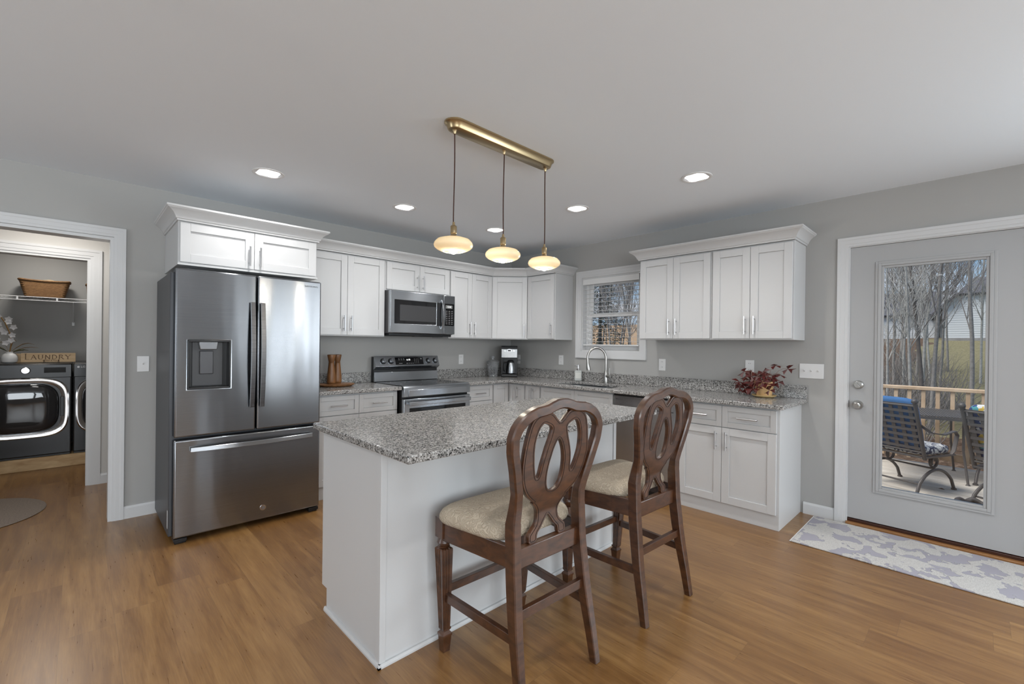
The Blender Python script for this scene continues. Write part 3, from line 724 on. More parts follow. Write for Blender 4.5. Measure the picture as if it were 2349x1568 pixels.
# ------------------------------------------------------------------ fridge
fr = thing('refrigerator', 'tall stainless french door refrigerator with water dispenser', 'refrigerator', (-3.25, -0.38, 0))
def fl(mb): return mb.xf(Matrix.Translation((3.25, 0.38, 0)))
FY = -0.785
fl(MB().box(-3.712, -2.775, -0.700, -0.03, 0.035, 1.742)).build('body', GREYM, fr, 0.006)
def fdoor(nm, x0, x1, z0, z1, hole=None):
    xs = [x0, x1]; zs = [z0, z1]
    if hole: xs = [x0, hole[0], hole[1], x1]; zs = [z0, hole[2], hole[3], z1]
    m = MB().grid(xs, zs, lambda i, j: not (hole and i == 1 and j == 1), FY, -0.706, 'y')
    return fl(m).build(nm, STEEL, fr, 0.010, 3)
DH = (-3.626, -3.392, 0.990, 1.302)
ld = fdoor('door', -3.696, -3.2355, 0.682, 1.763, DH)
rd = fdoor('door', -3.2275, -2.788, 0.682, 1.763)
dr = fdoor('drawer', -3.696, -2.788, 0.040, 0.664)
# dispenser
a, b, c, d = DH
m = MB()
m.box(a-0.006, b+0.006, -0.7105, -0.7065, c-0.006, d+0.006)
for q in ((a-0.004,a+0.006,c,d),(b-0.006,b+0.004,c,d),(a,b,c-0.004,c+0.008),(a,b,d-0.008,d+0.004)): m.box(q[0], q[1], -0.788, -0.706, q[2], q[3])
dp = fl(m).build('dispenser_recess', BLACK, ld, 0.002)
m = MB().box(a+0.03, b-0.03, -0.716, -0.711, c+0.012, d-0.008); fl(m).build('dispenser_back', DGREY, dp, 0.004)
m = MB().prism([(-3.567,1.296),(-3.459,1.296),(-3.466,1.245),(-3.56,1.245)], 'y', -0.770, -0.72); fl(m).build('dispenser_nozzle', M_('nozzle_grey', (0.25,0.25,0.26), 0.25, 0.8), dp, 0.003)
fl(MB().box(-3.556, -3.478, -0.728, -0.718, 1.080, 1.234)).build('dispenser_paddle', M_('paddle_grey', (0.10,0.10,0.105), 0.3, 0.5), dp, 0.004)
def fhandle(x, par):
    zs = [0.845 + k*(1.572-0.845)/10 for k in range(11)]
    pts = [(x, FY-0.020-0.030*math.sin(PI*k/10), z) for k, z in enumerate(zs)]
    m = MB().bar(pts, 0.030, 0.016, (0,1,0), 0.3)
    for z in (0.875, 1.54): m.box(x-0.010, x+0.010, FY-0.030, FY+0.002, z-0.02, z+0.02)
    return fl(m).build('handle', DSTEEL, par)
fhandle(-3.262, ld); fhandle(-3.200, rd)
pts = [(-3.610+k*(0.755)/12, FY-0.022-0.030*math.sin(PI*k/12), 0.600) for k in range(13)]
m = MB().bar(pts, 0.016, 0.030, (0,0,1), 0.3)
for x in (-3.575, -2.89): m.box(x-0.02, x+0.02, FY-0.032, FY+0.002, 0.590, 0.610)
fl(m).build('handle', STEEL2, dr)
for x in (-3.66, -2.83): fl(MB().box(x-0.025, x+0.025, -0.74, -0.62, 1.743, 1.768)).build('hinge_cover', DGREY, fr, 0.004)
m = MB(); m.box(-3.68, -2.80, -0.69, -0.60, 0.012, 0.036); fl(m).build('toe_grille', BLACK, fr)
for x in (-3.655, -2.825):
    m = MB(); m.box(x-0.035, x+0.035, -0.775, -0.665, 0.012, 0.034); m.box(x-0.030, x+0.030, -0.765, -0.68, 0.0, 0.012); fl(m).build('foot', BLACK, fr, 0.003)
m = MB().lathe([(0.019,0.0),(0.019,-0.0035),(0.013,-0.0035),(0.013,0)], (-3.181, FY-0.0002, 0.122), 28, 'y', closed=True); fl(m).build('badge', CHROME, dr)
fl(MB().lathe([(0,0),(0,-0.002),(0.012,-0.002),(0.012,0)], (-3.181, FY-0.0002, 0.122), 24, 'y')).build('badge_face', M_('badge_grey', (0.3,0.3,0.31), 0.3, 0.8), dr)
fl(MB().box(-3.7128, -3.7118, -0.685, -0.665, 0.085, 0.20)).build('energy_label', M_('paper_white', (0.75,0.75,0.75), 0.6), fr, smooth=0, label='small white paper label')
text_mesh('logo_lettering', 'SAMSUNG', 0.017, M_('logo_dark', (0.05,0.05,0.055), 0.4), rd, (-2.862+3.25, FY+0.38-0.0006, 1.722), FRONT, sx=1.25)

# ------------------------------------------------------------------ microwave
mw = thing('microwave_oven', 'stainless over the range microwave mounted above the stove', 'microwave', (-1.618, 0, 1.375))
def ml(mb): return mb.xf(Matrix.Translation((1.618, 0, -1.375)))
ml(MB().box(-1.996, -1.240, -0.385, -0.002, 1.398, 1.812)).build('body', DGREY, mw, 0.002)
m = MB(); m.box(-1.985, -1.25, -0.375, -0.03, 1.376, 1.397); m.box(-1.93, -1.68, -0.34, -0.12, 1.372, 1.376); m.box(-1.58, -1.33, -0.34, -0.12, 1.372, 1.376)
ml(m).build('vent_base', BLACK, mw, 0.004)
WX0, WX1, WZ0, WZ1 = -1.955, -1.475, 1.492, 1.722
MD_ = ml(MB().grid([-2.000, WX0, WX1, -1.3835], [1.402, WZ0, WZ1, 1.808], lambda i, j: not (i == 1 and j == 1), -0.424, -0.386, 'y')).build('door', STEEL2, mw, 0.004, 2)
ml(MB().box(WX0, WX1, -0.419, -0.389, WZ0, WZ1)).build('window', BGLASS, MD_, smooth=0)
ml(MB().box(WX0+0.06, WX1-0.002, -0.4196, -0.419, WZ0+0.03, WZ1-0.045)).build('window_mesh', M_('mesh_grey', (0.045,0.045,0.047), 0.25), MD_, smooth=0)
ml(MB().box(WX1+0.006, -1.415, -0.4255, -0.4235, WZ0-0.008, WZ1+0.004)).build('handle_recess', BLACK, MD_, smooth=0)
pts = [(-1.405, -0.430-0.036*math.sin(PI*k/12), 1.455+k*0.30/12) for k in range(13)]
ml(MB().bar(pts, 0.030, 0.014, (0,1,0), 0.35)).build('handle', STEEL2, MD_)
cp = ml(MB().box(-1.3815, -1.240, -0.424, -0.386, 1.402, 1.808)).build('control_panel', STEEL2, mw, 0.004, 2)
ml(MB().box(-1.372, -1.252, -0.4262, -0.4238, 1.490, 1.722)).build('keypad', BGLASS, cp, smooth=0)
ml(MB().box(-1.360, -1.275, -0.4270, -0.4262, 1.672, 1.706)).build('display', M_('display_grey', (0.20,0.205,0.20), 0.2), cp, smooth=0)
m = MB()
for r_i in range(8):
    for c_i in range(3): m.box(-1.358+c_i*0.034, -1.338+c_i*0.034, -0.4268, -0.4262, 1.508+r_i*0.019, 1.514+r_i*0.019)
ml(m).build('buttons', M_('button_marks', (0.22,0.22,0.22), 0.5), cp, smooth=0)
text_mesh('clock_digits', '12:48', 0.022, M_('digit_white', (0.8,0.8,0.8), 0.5, emit=(0.9,0.95,1), es=0.6), cp, (-1.3175+1.618, -0.4272, 1.689-1.375), FRONT)

# ------------------------------------------------------------------ range
rg = thing('electric_range', 'stainless electric range with glass cooktop and rear control panel', 'stove', (-1.602, -0.33, 0))
def rl(mb): return mb.xf(Matrix.Translation((1.602, 0.33, 0)))
X0, X1 = -1.986, -1.2165
rl(MB().box(X0+0.003, X1-0.003, -0.625, -0.012, 0.02, 0.884)).build('body', BLACK, rg, 0.002)
rl(MB().box(X0+0.004, X1-0.004, -0.640, -0.075, 0.885, 0.906)).build('cooktop', BGLASS, rg, 0.004)
m = MB()
for x, y, r in ((-1.80,-0.23,0.075),(-1.41,-0.23,0.09),(-1.80,-0.48,0.10),(-1.41,-0.48,0.075)):
    m.lathe([(r,0.9062),(r+0.002,0.9062),(r+0.002,0.9066),(r,0.9066)], (x,y,0), 40, closed=True)
rl(m).build('burner_rings', M_('burner_grey', (0.09,0.09,0.09), 0.3), rg)
m = MB().prism([(-0.626,0.800),(-0.668,0.806),(-0.668,0.880),(-0.660,0.896),(-0.641,0.907),(-0.626,0.907)], 'x', X0, X1)
pn = rl(m).build('front_panel', STEEL2, rg, 0.003)
od = rl(MB().box(X0, X1, -0.668, -0.627, 0.200, 0.786)).build('oven_door', STEEL2, rg, 0.005)
rl(MB().box(X0+0.045, X1-0.045, -0.674, -0.669, 0.808, 0.868)).build('panel_inset', STEEL2, pn, 0.004)
rl(MB().box(X0+0.06, X1-0.06, -0.671, -0.6675, 0.29, 0.700)).build('window', BGLASS, od, smooth=0)
m = MB().bar([(X0+0.03,-0.715,0.748),(X1-0.03,-0.715,0.748)], 0.018, 0.034, (0,0,1), 0.35)
for x in (X0+0.06, X1-0.06): m.box(x-0.022, x+0.022, -0.712, -0.667, 0.738, 0.758)
rl(m).build('handle', STEEL2, od)
rl(MB().box(X0+0.003, X1-0.003, -0.655, -0.626, 0.05, 0.190)).build('drawer', STEEL2, rg, 0.004)
for x in (X0+0.05, X1-0.05):
    for y in (-0.58, -0.08): rl(MB().lathe([(0,0),(0.02,0),(0.02,0.02),(0,0.02)], (x,y,0), 12)).build('foot', BLACK, rg)
# rear control tower: lower band, dark recess, slanted console
rl(MB().box(X0+0.002, X1-0.002, -0.070, -0.022, 0.886, 1.160)).build('tower_back', BLACK, rg, 0.002)
rl(MB().prism([(-0.0705,0.908),(-0.092,0.908),(-0.084,1.003),(-0.0705,1.003)], 'x', X0+0.004, X1-0.004)).build('lower_band', STEEL2, rg, 0.002)
cs = rl(MB().prism([(-0.0705,1.166),(-0.078,1.166),(-0.118,1.062),(-0.112,1.052),(-0.0705,1.030)], 'x', X0, X1)).build('console', STEEL2, rg, 0.002)
sl = math.atan2(0.040, 0.104)
MC = Matrix.Translation((1.602, 0.33, 0)) @ Matrix.Translation((0, -0.098, 1.114)) @ Matrix.Rotation(-sl, 4, 'X')
MB().box(-1.757, -1.420, -0.0025, 0.002, -0.040, 0.040).xf(MC).build('display_panel', BGLASS, cs, smooth=0)
m = MB()
for i in range(3):
    for j in range(2): m.box(-1.72+i*0.028, -1.706+i*0.028, -0.0035, -0.0024, 0.010+j*0.013, 0.014+j*0.013)
for i in range(3):
    for j in range(4): m.box(-1.53+i*0.022, -1.524+i*0.022, -0.0035, -0.0024, -0.026+j*0.015, -0.021+j*0.015)
for i in range(4): m.box(-1.63+i*0.024, -1.618+i*0.024, -0.0035, -0.0024, -0.030, -0.025)
m.box(-1.72, -1.68, -0.0035, -0.0024, -0.030, -0.025); m.box(-1.452, -1.436, -0.0035, -0.0024, 0.016, 0.028)
m.xf(MC).build('touch_marks', M_('touch_grey', (0.35,0.35,0.35), 0.5), cs, smooth=0)
text_mesh('clock_digits', '6:18', 0.026, M_('clock_white', (0.8,0.8,0.8), 0.5, emit=(1,1,1), es=1.2), cs, MC @ Vector((-1.602, -0.003, 0.012)), (MC.to_3x3() @ FRONT))
for x in (-1.895, -1.808, -1.352, -1.262):
    k = MB().lathe([(0,-0.008),(0.029,-0.008),(0.031,-0.004),(0.031,0.0)], (x,0,0), 28, 'y').xf(MC).build('knob_bezel', BLACK, cs)
    kn = MB().lathe([(0,-0.030),(0.018,-0.030),(0.022,-0.026),(0.023,-0.008)], (x,0,0), 24, 'y'); kn.box(x-0.006, x+0.006, -0.040, -0.028, -0.023, 0.023)
    kn.xf(MC).build('knob', STEEL2, cs, 0.001)

# ------------------------------------------------------------------ dishwasher
dw = thing('dishwasher', 'stainless dishwasher between the sink cabinet and the end cabinet', 'dishwasher', (0, -1.984, 0), RB)
MB().box(0.004, 0.6085, -0.555, -0.03, 0.0, 0.866).build('body', BLACK, dw)
p = MB().box(0.006, 0.6065, -0.590, -0.556, 0.110, 0.850).build('door', STEEL2, dw, 0.004)
MB().box(0.008, 0.6045, -0.588, -0.556, 0.851, 0.866).build('control_strip', BLACK, dw, smooth=0)
MB().box(0.03, 0.5825, -0.5925, -0.589, 0.748, 0.756).build('handle_groove', DGREY, p, smooth=0)
MB().box(0.03, 0.10, -0.5912, -0.5895, 0.815, 0.823).build('vent', DGREY, p, smooth=0)


# ------------------------------------------------------------------ bar stools
def stool():
    t = thing('bar_stool', '', 'stool')
    def leg_front(s):
        m = MB(); x1, y1 = s*0.236, 0.212; x0, y0 = s*0.219, 0.223
        m.box(x1-0.026, x1+0.026, y1-0.026, y1+0.026, 0.492, 0.575)
        m.lathe([(0.012,0.494),(0.022,0.490),(0.027,0.480),(0.030,0.472),(0.026,0.462),(0.018,0.458),(0.026,0.452),(0.012,0.446)], (x1,y1,0), 20)
        # fluted tapered post
        n = 12; S0 = []
        def sec(h):
            pts = []
            for (ax, ay, bx, by) in ((-1,-1,1,-1),(1,-1,1,1),(1,1,-1,1),(-1,1,-1,-1)):
                nx, ny = -(by-ay)/2, (bx-ax)/2          # inward normal
                for k in range(12):
                    f = k/12; groove = 0.0032 if (k % 3) == 2 and 1 < k < 11 else 0
                    px, py = ax+(bx-ax)*f, ay+(by-ay)*f
                    pts.append((px*h + nx*groove, py*h + ny*groove))
            return pts
        rings = []
        for z, h in ((0.448,0.022),(0.444,0.027),(0.436,0.0275),(0.105,0.0175),(0.098,0.0175)):
            f = (0.448-z)/0.448; cx, cy = x1+(x0-x1)*f, y1+(y0-y1)*f
            rings.append([m.bm.verts.new((cx+a, cy+b, z)) for a, b in sec(h)])
        for A, B in zip(rings, rings[1:]):
            for k in range(len(A)): m._f([A[k], A[(k+1)%len(A)], B[(k+1)%len(B)], B[k]])
        m._f(rings[0]); m._f(rings[-1])
        def sq(z, h): return [(x0-h,y0-h,z),(x0+h,y0-h,z),(x0+h,y0+h,z),(x0-h,y0+h,z)]
        R = [[m.bm.verts.new(p) for p in sq(z, h)] for z, h in ((0.100,0.019),(0.094,0.019),(0.086,0.014),(0.076,0.0225),(0.068,0.0225),(0.062,0.020),(0.0,0.0155))]
        for A, B in zip(R, R[1:]):
            for k in range(4): m._f([A[k], A[(k+1)%4], B[(k+1)%4], B[k]])
        m._f(R[0]); m._f(R[-1])
        return m.build('leg', CHERRY, t, smooth=30)
    def stile_pts(s, z0, z1, n):
        ZC = [(0,0.208,-0.242),(0.12,0.204,-0.222),(0.25,0.198,-0.198),(0.35,0.192,-0.183),(0.5,0.186,-0.166),(0.58,0.185,-0.163),(0.64,0.184,-0.160),(0.70,0.180,-0.168),(0.76,0.188,-0.184),(0.85,0.213,-0.200),(0.92,0.234,-0.210),(0.97,0.238,-0.216),(1.005,0.225,-0.219),(1.03,0.198,-0.221)]
        out = []
        for k in range(n+1):
            z = z0+(z1-z0)*k/n
            for (a, b) in zip(ZC, ZC[1:]):
                if a[0] <= z <= b[0]:
                    f = (z-a[0])/(b[0]-a[0]); out.append(Vector((s*(a[1]+(b[1]-a[1])*f), a[2]+(b[2]-a[2])*f, z))); break
        return out
    def leg_rear(s):
        p = stile_pts(s, 0.0, 0.645, 16)
        w = [0.030+0.010*min(1, q.z/0.3) for q in p]; d = [0.034+0.018*min(1, q.z/0.4) for q in p]
        return MB().bar(p, w, d, (0,1,0), 0.22).build('leg', CHERRY, t, smooth=30)
    for s in (-1, 1): leg_front(s)
    for s in (-1, 1): leg_rear(s)
    # back frame: two stiles and serpentine crest, one piece
    L_ = stile_pts(-1, 0.642, 1.03, 26)
    crest = [(-0.168,1.047),(-0.130,1.0585),(-0.100,1.058),(-0.078,1.058),(-0.052,1.072),(-0.025,1.078),(0,1.080),(0.025,1.078),(0.052,1.072),(0.078,1.058),(0.100,1.058),(0.130,1.0585),(0.168,1.047)]
    Rr = stile_pts(1, 0.642, 1.03, 26)[::-1]
    P = L_ + [Vector((u, -0.222, z)) for u, z in crest] + Rr
    # smooth the joints a little
    for _ in range(1):
        Q = P[:]
        for i in range(24, len(P)-24): Q[i] = (P[i-1]+P[i]*2+P[i+1])/4
        P = Q
    nP = len(P); dd = [0.036+0.016*max(0, 1-min(i, nP-1-i)/7) for i in range(nP)]
    m = MB().bar(P, 0.040, dd, (0,1,0), 0.3); m.build('back_frame', CHERRY, t, smooth=40)
    # splat: flat pierced panel
    out = [(0,1.004),(0.020,1.020),(0.045,1.044),(0.070,1.050),(0.100,1.048),(0.135,1.036),(0.156,1.012),(0.170,0.965),(0.180,0.91),(0.182,0.86),(0.175,0.815),(0.160,0.775),(0.138,0.742),(0.108,0.716),(0.088,0.703),(0.094,0.698),(0.076,0.684),(0.060,0.660),(0.056,0.635),(0.064,0.608),(0.088,0.588),(0.102,0.575),(0.102,0.543),(0.062,0.543),(0.058,0.575),(0.040,0.590),(0.018,0.618),(0.0,0.640)]
    full = out + [(-a, b) for a, b in out[-2:0:-1]]
    slit = [(0.090,1.014),(0.050,0.998),(0.040,0.985),(0.048,0.955),(0.066,0.91),(0.080,0.86),(0.086,0.808),(0.096,0.797),(0.107,0.806),(0.122,0.85),(0.131,0.90),(0.129,0.95),(0.112,0.995)]
    oval = [(0,0.946),(0.014,0.932),(0.030,0.900),(0.042,0.855),(0.046,0.81),(0.042,0.77),(0.028,0.743),(0,0.733)]
    ovalf = oval + [(-a, b) for a, b in oval[-2:0:-1]]
    def chaikin(p, it=2):
        for _ in range(it):
            q = []
            for i in range(len(p)):
                a, b = p[i], p[(i+1) % len(p)]
                q += [(a[0]*.78+b[0]*.22, a[1]*.78+b[1]*.22), (a[0]*.22+b[0]*.78, a[1]*.22+b[1]*.78)]
            p = q
        return p
    loops = [chaikin(full, 1), chaikin(slit), [(-a, b) for a, b in chaikin(slit)], chaikin(ovalf)]
    cu = bpy.data.curves.new('splat', 'CURVE'); cu.dimensions = '2D'; cu.fill_mode = 'BOTH'; cu.extrude = 0.0075; cu.bevel_depth = 0.0015; cu.bevel_resolution = 1
    for lp in loops:
        sp = cu.splines.new('POLY'); sp.points.add(len(lp)-1); sp.use_cyclic_u = True
        for q, pt in zip(lp, sp.points): pt.co = (q[0], q[1], 0, 1)
    co = bpy.data.objects.new('splat', cu); COL.objects.link(co)
    me = bpy.data.meshes.new_from_object(co.evaluated_get(bpy.context.evaluated_depsgraph_get()))
    bpy.data.objects.remove(co); bpy.data.curves.remove(cu)
    def bend(z):   # y of the splat at height z
        ks = [(0.540,-0.153),(0.65,-0.151),(0.76,-0.180),(0.88,-0.203),(1.06,-0.222)]
        for a, b in zip(ks, ks[1:]):
            if z <= b[0]: return a[1]+(b[1]-a[1])*(z-a[0])/(b[0]-a[0])
        return ks[-1][1]
    for v in me.vertices:
        x, z, o_ = v.co; v.co = (x, bend(z)-o_, z)
    me.materials.clear(); me.materials.append(CHERRY); me.shade_smooth(); me.set_sharp_from_angle(angle=math.radians(35))
    sp = bpy.data.objects.new('splat', me); COL.objects.link(sp); sp.parent = t
    # incised line following the openings and the edge
    def offset(lp, d):
        n = len(lp); res = []
        area = sum(lp[i][0]*lp[(i+1)%n][1]-lp[(i+1)%n][0]*lp[i][1] for i in range(n))
        sg = 1 if area > 0 else -1
        for i in range(n):
            a, b = Vector(lp[(i-2) % n]), Vector(lp[(i+2) % n]); tt = (b-a).normalized()
            res.append((lp[i][0]+tt.y*d*sg, lp[i][1]-tt.x*d*sg))
        return res
    m = MB()
    for lp, d in ((loops[1],0.006),(loops[2],0.006),(loops[3],0.006),(loops[0],-0.007)):
        pts = offset(lp, d)
        for side in (-1, 1):
            m.tube([(u, bend(z)+side*0.0091, z) for u, z in pts], 0.0013, 5, closed=True)
    m.build('groove_line', M_('groove_dark', (0.012,0.004,0.002), 0.5), sp)
    # seat frame
    m = MB()
    m.box(-0.232, 0.232, 0.208, 0.230, 0.492, 0.565)
    m.box(-0.172, 0.172, -0.172, -0.140, 0.470, 0.545)
    for s in (-1, 1):
        a, b = Vector((s*0.246, 0.20, 0)), Vector((s*0.192, -0.16, 0))
        dr_ = (b-a).normalized(); nn = Vector((-dr_.y, dr_.x, 0))
        v = []
        for z in (0.484, 0.565):
            for p, q in ((a, 1), (b, 1), (b, -1), (a, -1)): v.append(m.bm.verts.new(p + nn*q*0.011 + Vector((0,0,z))))
        for f in ((3,2,1,0),(4,5,6,7),(0,1,5,4),(1,2,6,5),(2,3,7,6),(3,0,4,7)): m._f([v[i] for i in f])
    m.build('seat_frame', CHERRY, t, 0.004)
    # cushion
    n, rings = 56, []
    m = MB()
    def outline(f):
        res = []
        for k in range(n):
            a = 2*PI*k/n; c, s_ = math.cos(a), math.sin(a); e = 0.34
            u = math.copysign(abs(c)**e, c); v = math.copysign(abs(s_)**e, s_)
            y = 0.064 + v*0.186; hw = 0.243 + v*0.036 - 0.004*math.cos(3*a)
            res.append((u*hw*f, 0.064+(y-0.064)*f))
        return res
    for f, z in ((0.93,0.556),(0.985,0.562),(1.01,0.575),(1.0,0.592),(0.965,0.607),(0.90,0.618),(0.78,0.627),(0.55,0.634),(0.25,0.637)):
        rings.append([m.bm.verts.new((a, b, z)) for a, b in outline(f)])
    for A, B in zip(rings, rings[1:]):
        for k in range(n): m._f([A[k], A[(k+1)%n], B[(k+1)%n], B[k]])
    m._f(rings[0]); m._f(rings[-1])
    m.build('seat', SEATF, t, smooth=80)
    # stretchers
    def strut(a, b, w, h):
        return MB().bar([a, b], w, h, (0,0,1), 0.12).build('stretcher', CHERRY, t, smooth=30)
    for s in (-1, 1): strut((s*0.226, 0.212, 0.238), (s*0.200, -0.195, 0.238), 0.022, 0.034)
    strut((-0.222, 0.222, 0.262), (0.222, 0.222, 0.262), 0.022, 0.034)
    strut((-0.190, -0.185, 0.315), (0.190, -0.185, 0.315), 0.022, 0.036)
    return t
s1 = stool()
s1.location = (-2.795, -2.975, 0); s1.rotation_euler = (0, 0, math.radians(-2.0))
s1['label'] = 'carved cherry wood counter stool nearer the camera, in front of the island'; s1['group'] = 'stools at the island'
copy_thing(s1, (-2.018, -3.015, 0), math.radians(-2.5), 'carved cherry wood counter stool nearer the patio door, in front of the dishwasher')

# ------------------------------------------------------------------ outlets and switches
def plate(kind, label, loc, rz, w=0.070, h=0.115, n=1):
    t = thing(kind, label, 'outlet' if kind == 'wall_outlet' else 'light switch', loc, rz)
    MB().box(-w/2, w/2, -0.006, -0.0008, -h/2, h/2).build('plate', WHITEP, t, 0.002)
    if kind == 'wall_outlet':
        for z in (-0.026, 0.026):
            s = MB().prism([(0.016*math.cos(2*PI*k/20), max(-0.0125, min(0.0125, 0.016*math.sin(2*PI*k/20)))+z) for k in range(20)], 'y', -0.0075, -0.006).build('socket', WHITEP, t)
            for x in (-0.006, 0.006): MB().box(x-0.0012, x+0.0012, -0.0079, -0.0074, z-0.001, z+0.007).build('slot', SLOT, s, smooth=0)
    else:
        for k in range(n):
            x = (k-(n-1)/2)*0.046
            m = MB(); m.box(x-0.006, x+0.006, -0.0068, -0.006, -0.013, 0.013); m.prism([(-0.006,-0.006),(-0.016,0.004),(-0.015,0.010),(-0.006,0.006)], 'x', x-0.004, x+0.004)
            m.build('toggle', WHITEP, t, 0.0006)
    return t
plate('wall_outlet', 'white wall outlet between the stove and the cut glass jar', (-0.827, 0, 1.117), 0)
plate('wall_outlet', 'white wall outlet just behind the coffee maker', (0, -0.150, 1.112), RB)
plate('wall_outlet', 'white wall outlet left of the window, above the soap bottle', (0, -0.872, 1.125), RB)
plate('wall_outlet', 'white wall outlet right of the window, above the dishwasher', (0, -2.158, 1.121), RB)
plate('wall_outlet', 'white wall outlet half hidden by the red leaves of the plant', (0, -2.958, 1.135), RB)
plate('light_switch', 'triple white switch plate beside the patio door', (0, -3.408, 1.121), RB, 0.163, 0.115, 3)
plate('light_switch', 'single white switch plate left of the fridge', (-3.786, 0, 1.125), 0)

# ------------------------------------------------------------------ things on the counters
TZ = CT1 + 0.0008
o = MB().lathe([(0,0),(0.135,0),(0.150,0.006),(0.165,0.017),(0.166,0.021),(0.160,0.023),(0,0.0225)], n=48).build('serving_board', MILLW, smooth=40)
o.location = (-2.435, -0.235, TZ); o.scale = (1.0, 0.85, 1); tag(o, 'round wooden board under the two pepper mills', 'board')
def mill(loc, label):
    t = thing('pepper_mill', label, 'pepper mill', loc)
    MB().lathe([(0,0),(0.030,0),(0.036,0.006),(0.0385,0.020),(0.037,0.06),(0.028,0.15),(0.0245,0.185),(0.026,0.192),(0,0.192)], n=28).build('body', MILLW, t)
    MB().lathe([(0.0,0.193),(0.0225,0.193),(0.0235,0.197),(0.0245,0.201),(0.030,0.228),(0.0355,0.258),(0.0345,0.262),(0.030,0.264),(0,0.264)], n=28).build('cap', MILLW, t)
    return t
MT = TZ + 0.0235
mill((-2.472, -0.215, MT), 'wooden pepper mill in front, nearer the fridge')
mill((-2.400, -0.178, MT), 'wooden pepper mill behind, farther from the fridge')
# coffee maker
cm = thing('coffee_maker', 'black and steel drip coffee maker standing in the counter corner', 'coffee maker', (-0.245, -0.235, TZ), math.radians(-44))
MB().box(-0.100, 0.100, -0.135, 0.10, 0, 0.035).build('base', BLACK, cm, 0.012, 3)
m = MB(); m.box(-0.100, 0.100, 0.0, 0.10, 0.035, 0.375); m.box(-0.100, -0.078, -0.12, 0.0, 0.035, 0.235); m.box(-0.100, 0.100, -0.02, 0.0, 0.035, 0.235)
m.build('tower', BLACK, cm, 0.004)
hd = MB().prism([(-0.125,0.235),(-0.005,0.235),(-0.005,0.372),(-0.085,0.372),(-0.120,0.345)], 'x', -0.099, 0.099).build('brew_head', STEEL2, cm, 0.006, 3)
MB().box(-0.1005, 0.1005, -0.09, 0.1005, 0.3725, 0.382).build('lid', BLACK, cm, 0.006)
MB().prism([(0.032*math.cos(2*PI*k/24), 0.325+0.019*math.sin(2*PI*k/24)) for k in range(24)], 'y', -0.128, -0.105).build('clock_bezel', CHROME, hd)
MB().box(-0.019, 0.019, -0.1290, -0.1282, 0.316, 0.334).build('clock_display', BLACK, hd, smooth=0)
for x in (-0.055, 0.055): MB().lathe([(0,-0.130),(0.011,-0.130),(0.013,-0.12),(0.013,-0.10)], (x,0,0.322), 18, 'y').build('button', CHROME, hd)
cf = MB().lathe([(0,0.042),(0.050,0.042),(0.055,0.048),(0.056,0.09),(0.052,0.135),(0.044,0.165),(0.042,0.175),(0,0.175)], (0.020,-0.075,0), 32).build('carafe', STEEL2, cm)
MB().lathe([(0.0,0.1755),(0.040,0.1755),(0.041,0.192),(0.030,0.205),(0,0.208)], (0.020,-0.075,0), 24).build('carafe_lid', BLACK, cf)
MB().bar([(-0.026,-0.098,0.18),(-0.055,-0.118,0.178),(-0.066,-0.126,0.15),(-0.066,-0.126,0.10),(-0.052,-0.116,0.07)], 0.016, 0.012, (0.6,0.8,0)).build('carafe_handle', BLACK, cf)
m = MB(); m.bar([(0.100,0.05,0.20),(0.125,0.05,0.205),(0.150,0.05,0.203)], 0.016, 0.012, (0,1,0)); m.build('side_knob', DGREY, cm)
# cut glass jar
jg = M_('cut_glass', (0.80,0.82,0.84), 0.08, trans=0.85, ior=1.45)
jr = thing('glass_jar', 'lidded cut glass jar beside the coffee maker', 'jar', (-0.430, -0.136, TZ))
def faceted(prof, n=24, depth=0.10):
    m = MB(); rings = []
    for i, (r, z) in enumerate(prof):
        R = []
        for k in range(n):
            a = 2*PI*(k + 0.5*(i % 2))/n; q = r*(1-depth*(k % 2)) if 2 < i < len(prof)-3 else r
            R.append(m.bm.verts.new((q*math.cos(a), q*math.sin(a), z)))
        rings.append(R)
    for A, B in zip(rings, rings[1:]):
        for k in range(n): m._f([A[k], A[(k+1)%n], B[(k+1)%n], B[k]])
    m._f(rings[0]); m._f(rings[-1]); return m
faceted([(0.050,0),(0.055,0.006),(0.055,0.02),(0.058,0.04),(0.062,0.065),(0.066,0.09),(0.070,0.115),(0.073,0.140),(0.076,0.165),(0.079,0.172),(0.079,0.180)]).build('bowl', jg, jr, smooth=0)
m = faceted([(0.080,0.1808),(0.083,0.186),(0.070,0.195),(0.050,0.203),(0.022,0.209),(0.010,0.213)], depth=0.05)
m.lathe([(0.009,0.211),(0.009,0.220),(0.018,0.230),(0.020,0.240),(0.012,0.252),(0,0.256)], n=8); m.build('lid', jg, jr, smooth=0)
random.seed(3)
m = MB()
for k in range(9):
    a = random.random()*6.28; r = random.random()*0.026
    m.sphere((r*math.cos(a), r*math.sin(a), 0.03+0.013*k*0.8), 0.014, 8, 6, (1.4,0.8,0.8))
tag(m.build('candies', BLACK, None, smooth=60), 'dark wrapped candies inside the cut glass jar', 'candies', kind='stuff')
bpy.data.objects['candies'].location = (-0.430, -0.136, TZ)
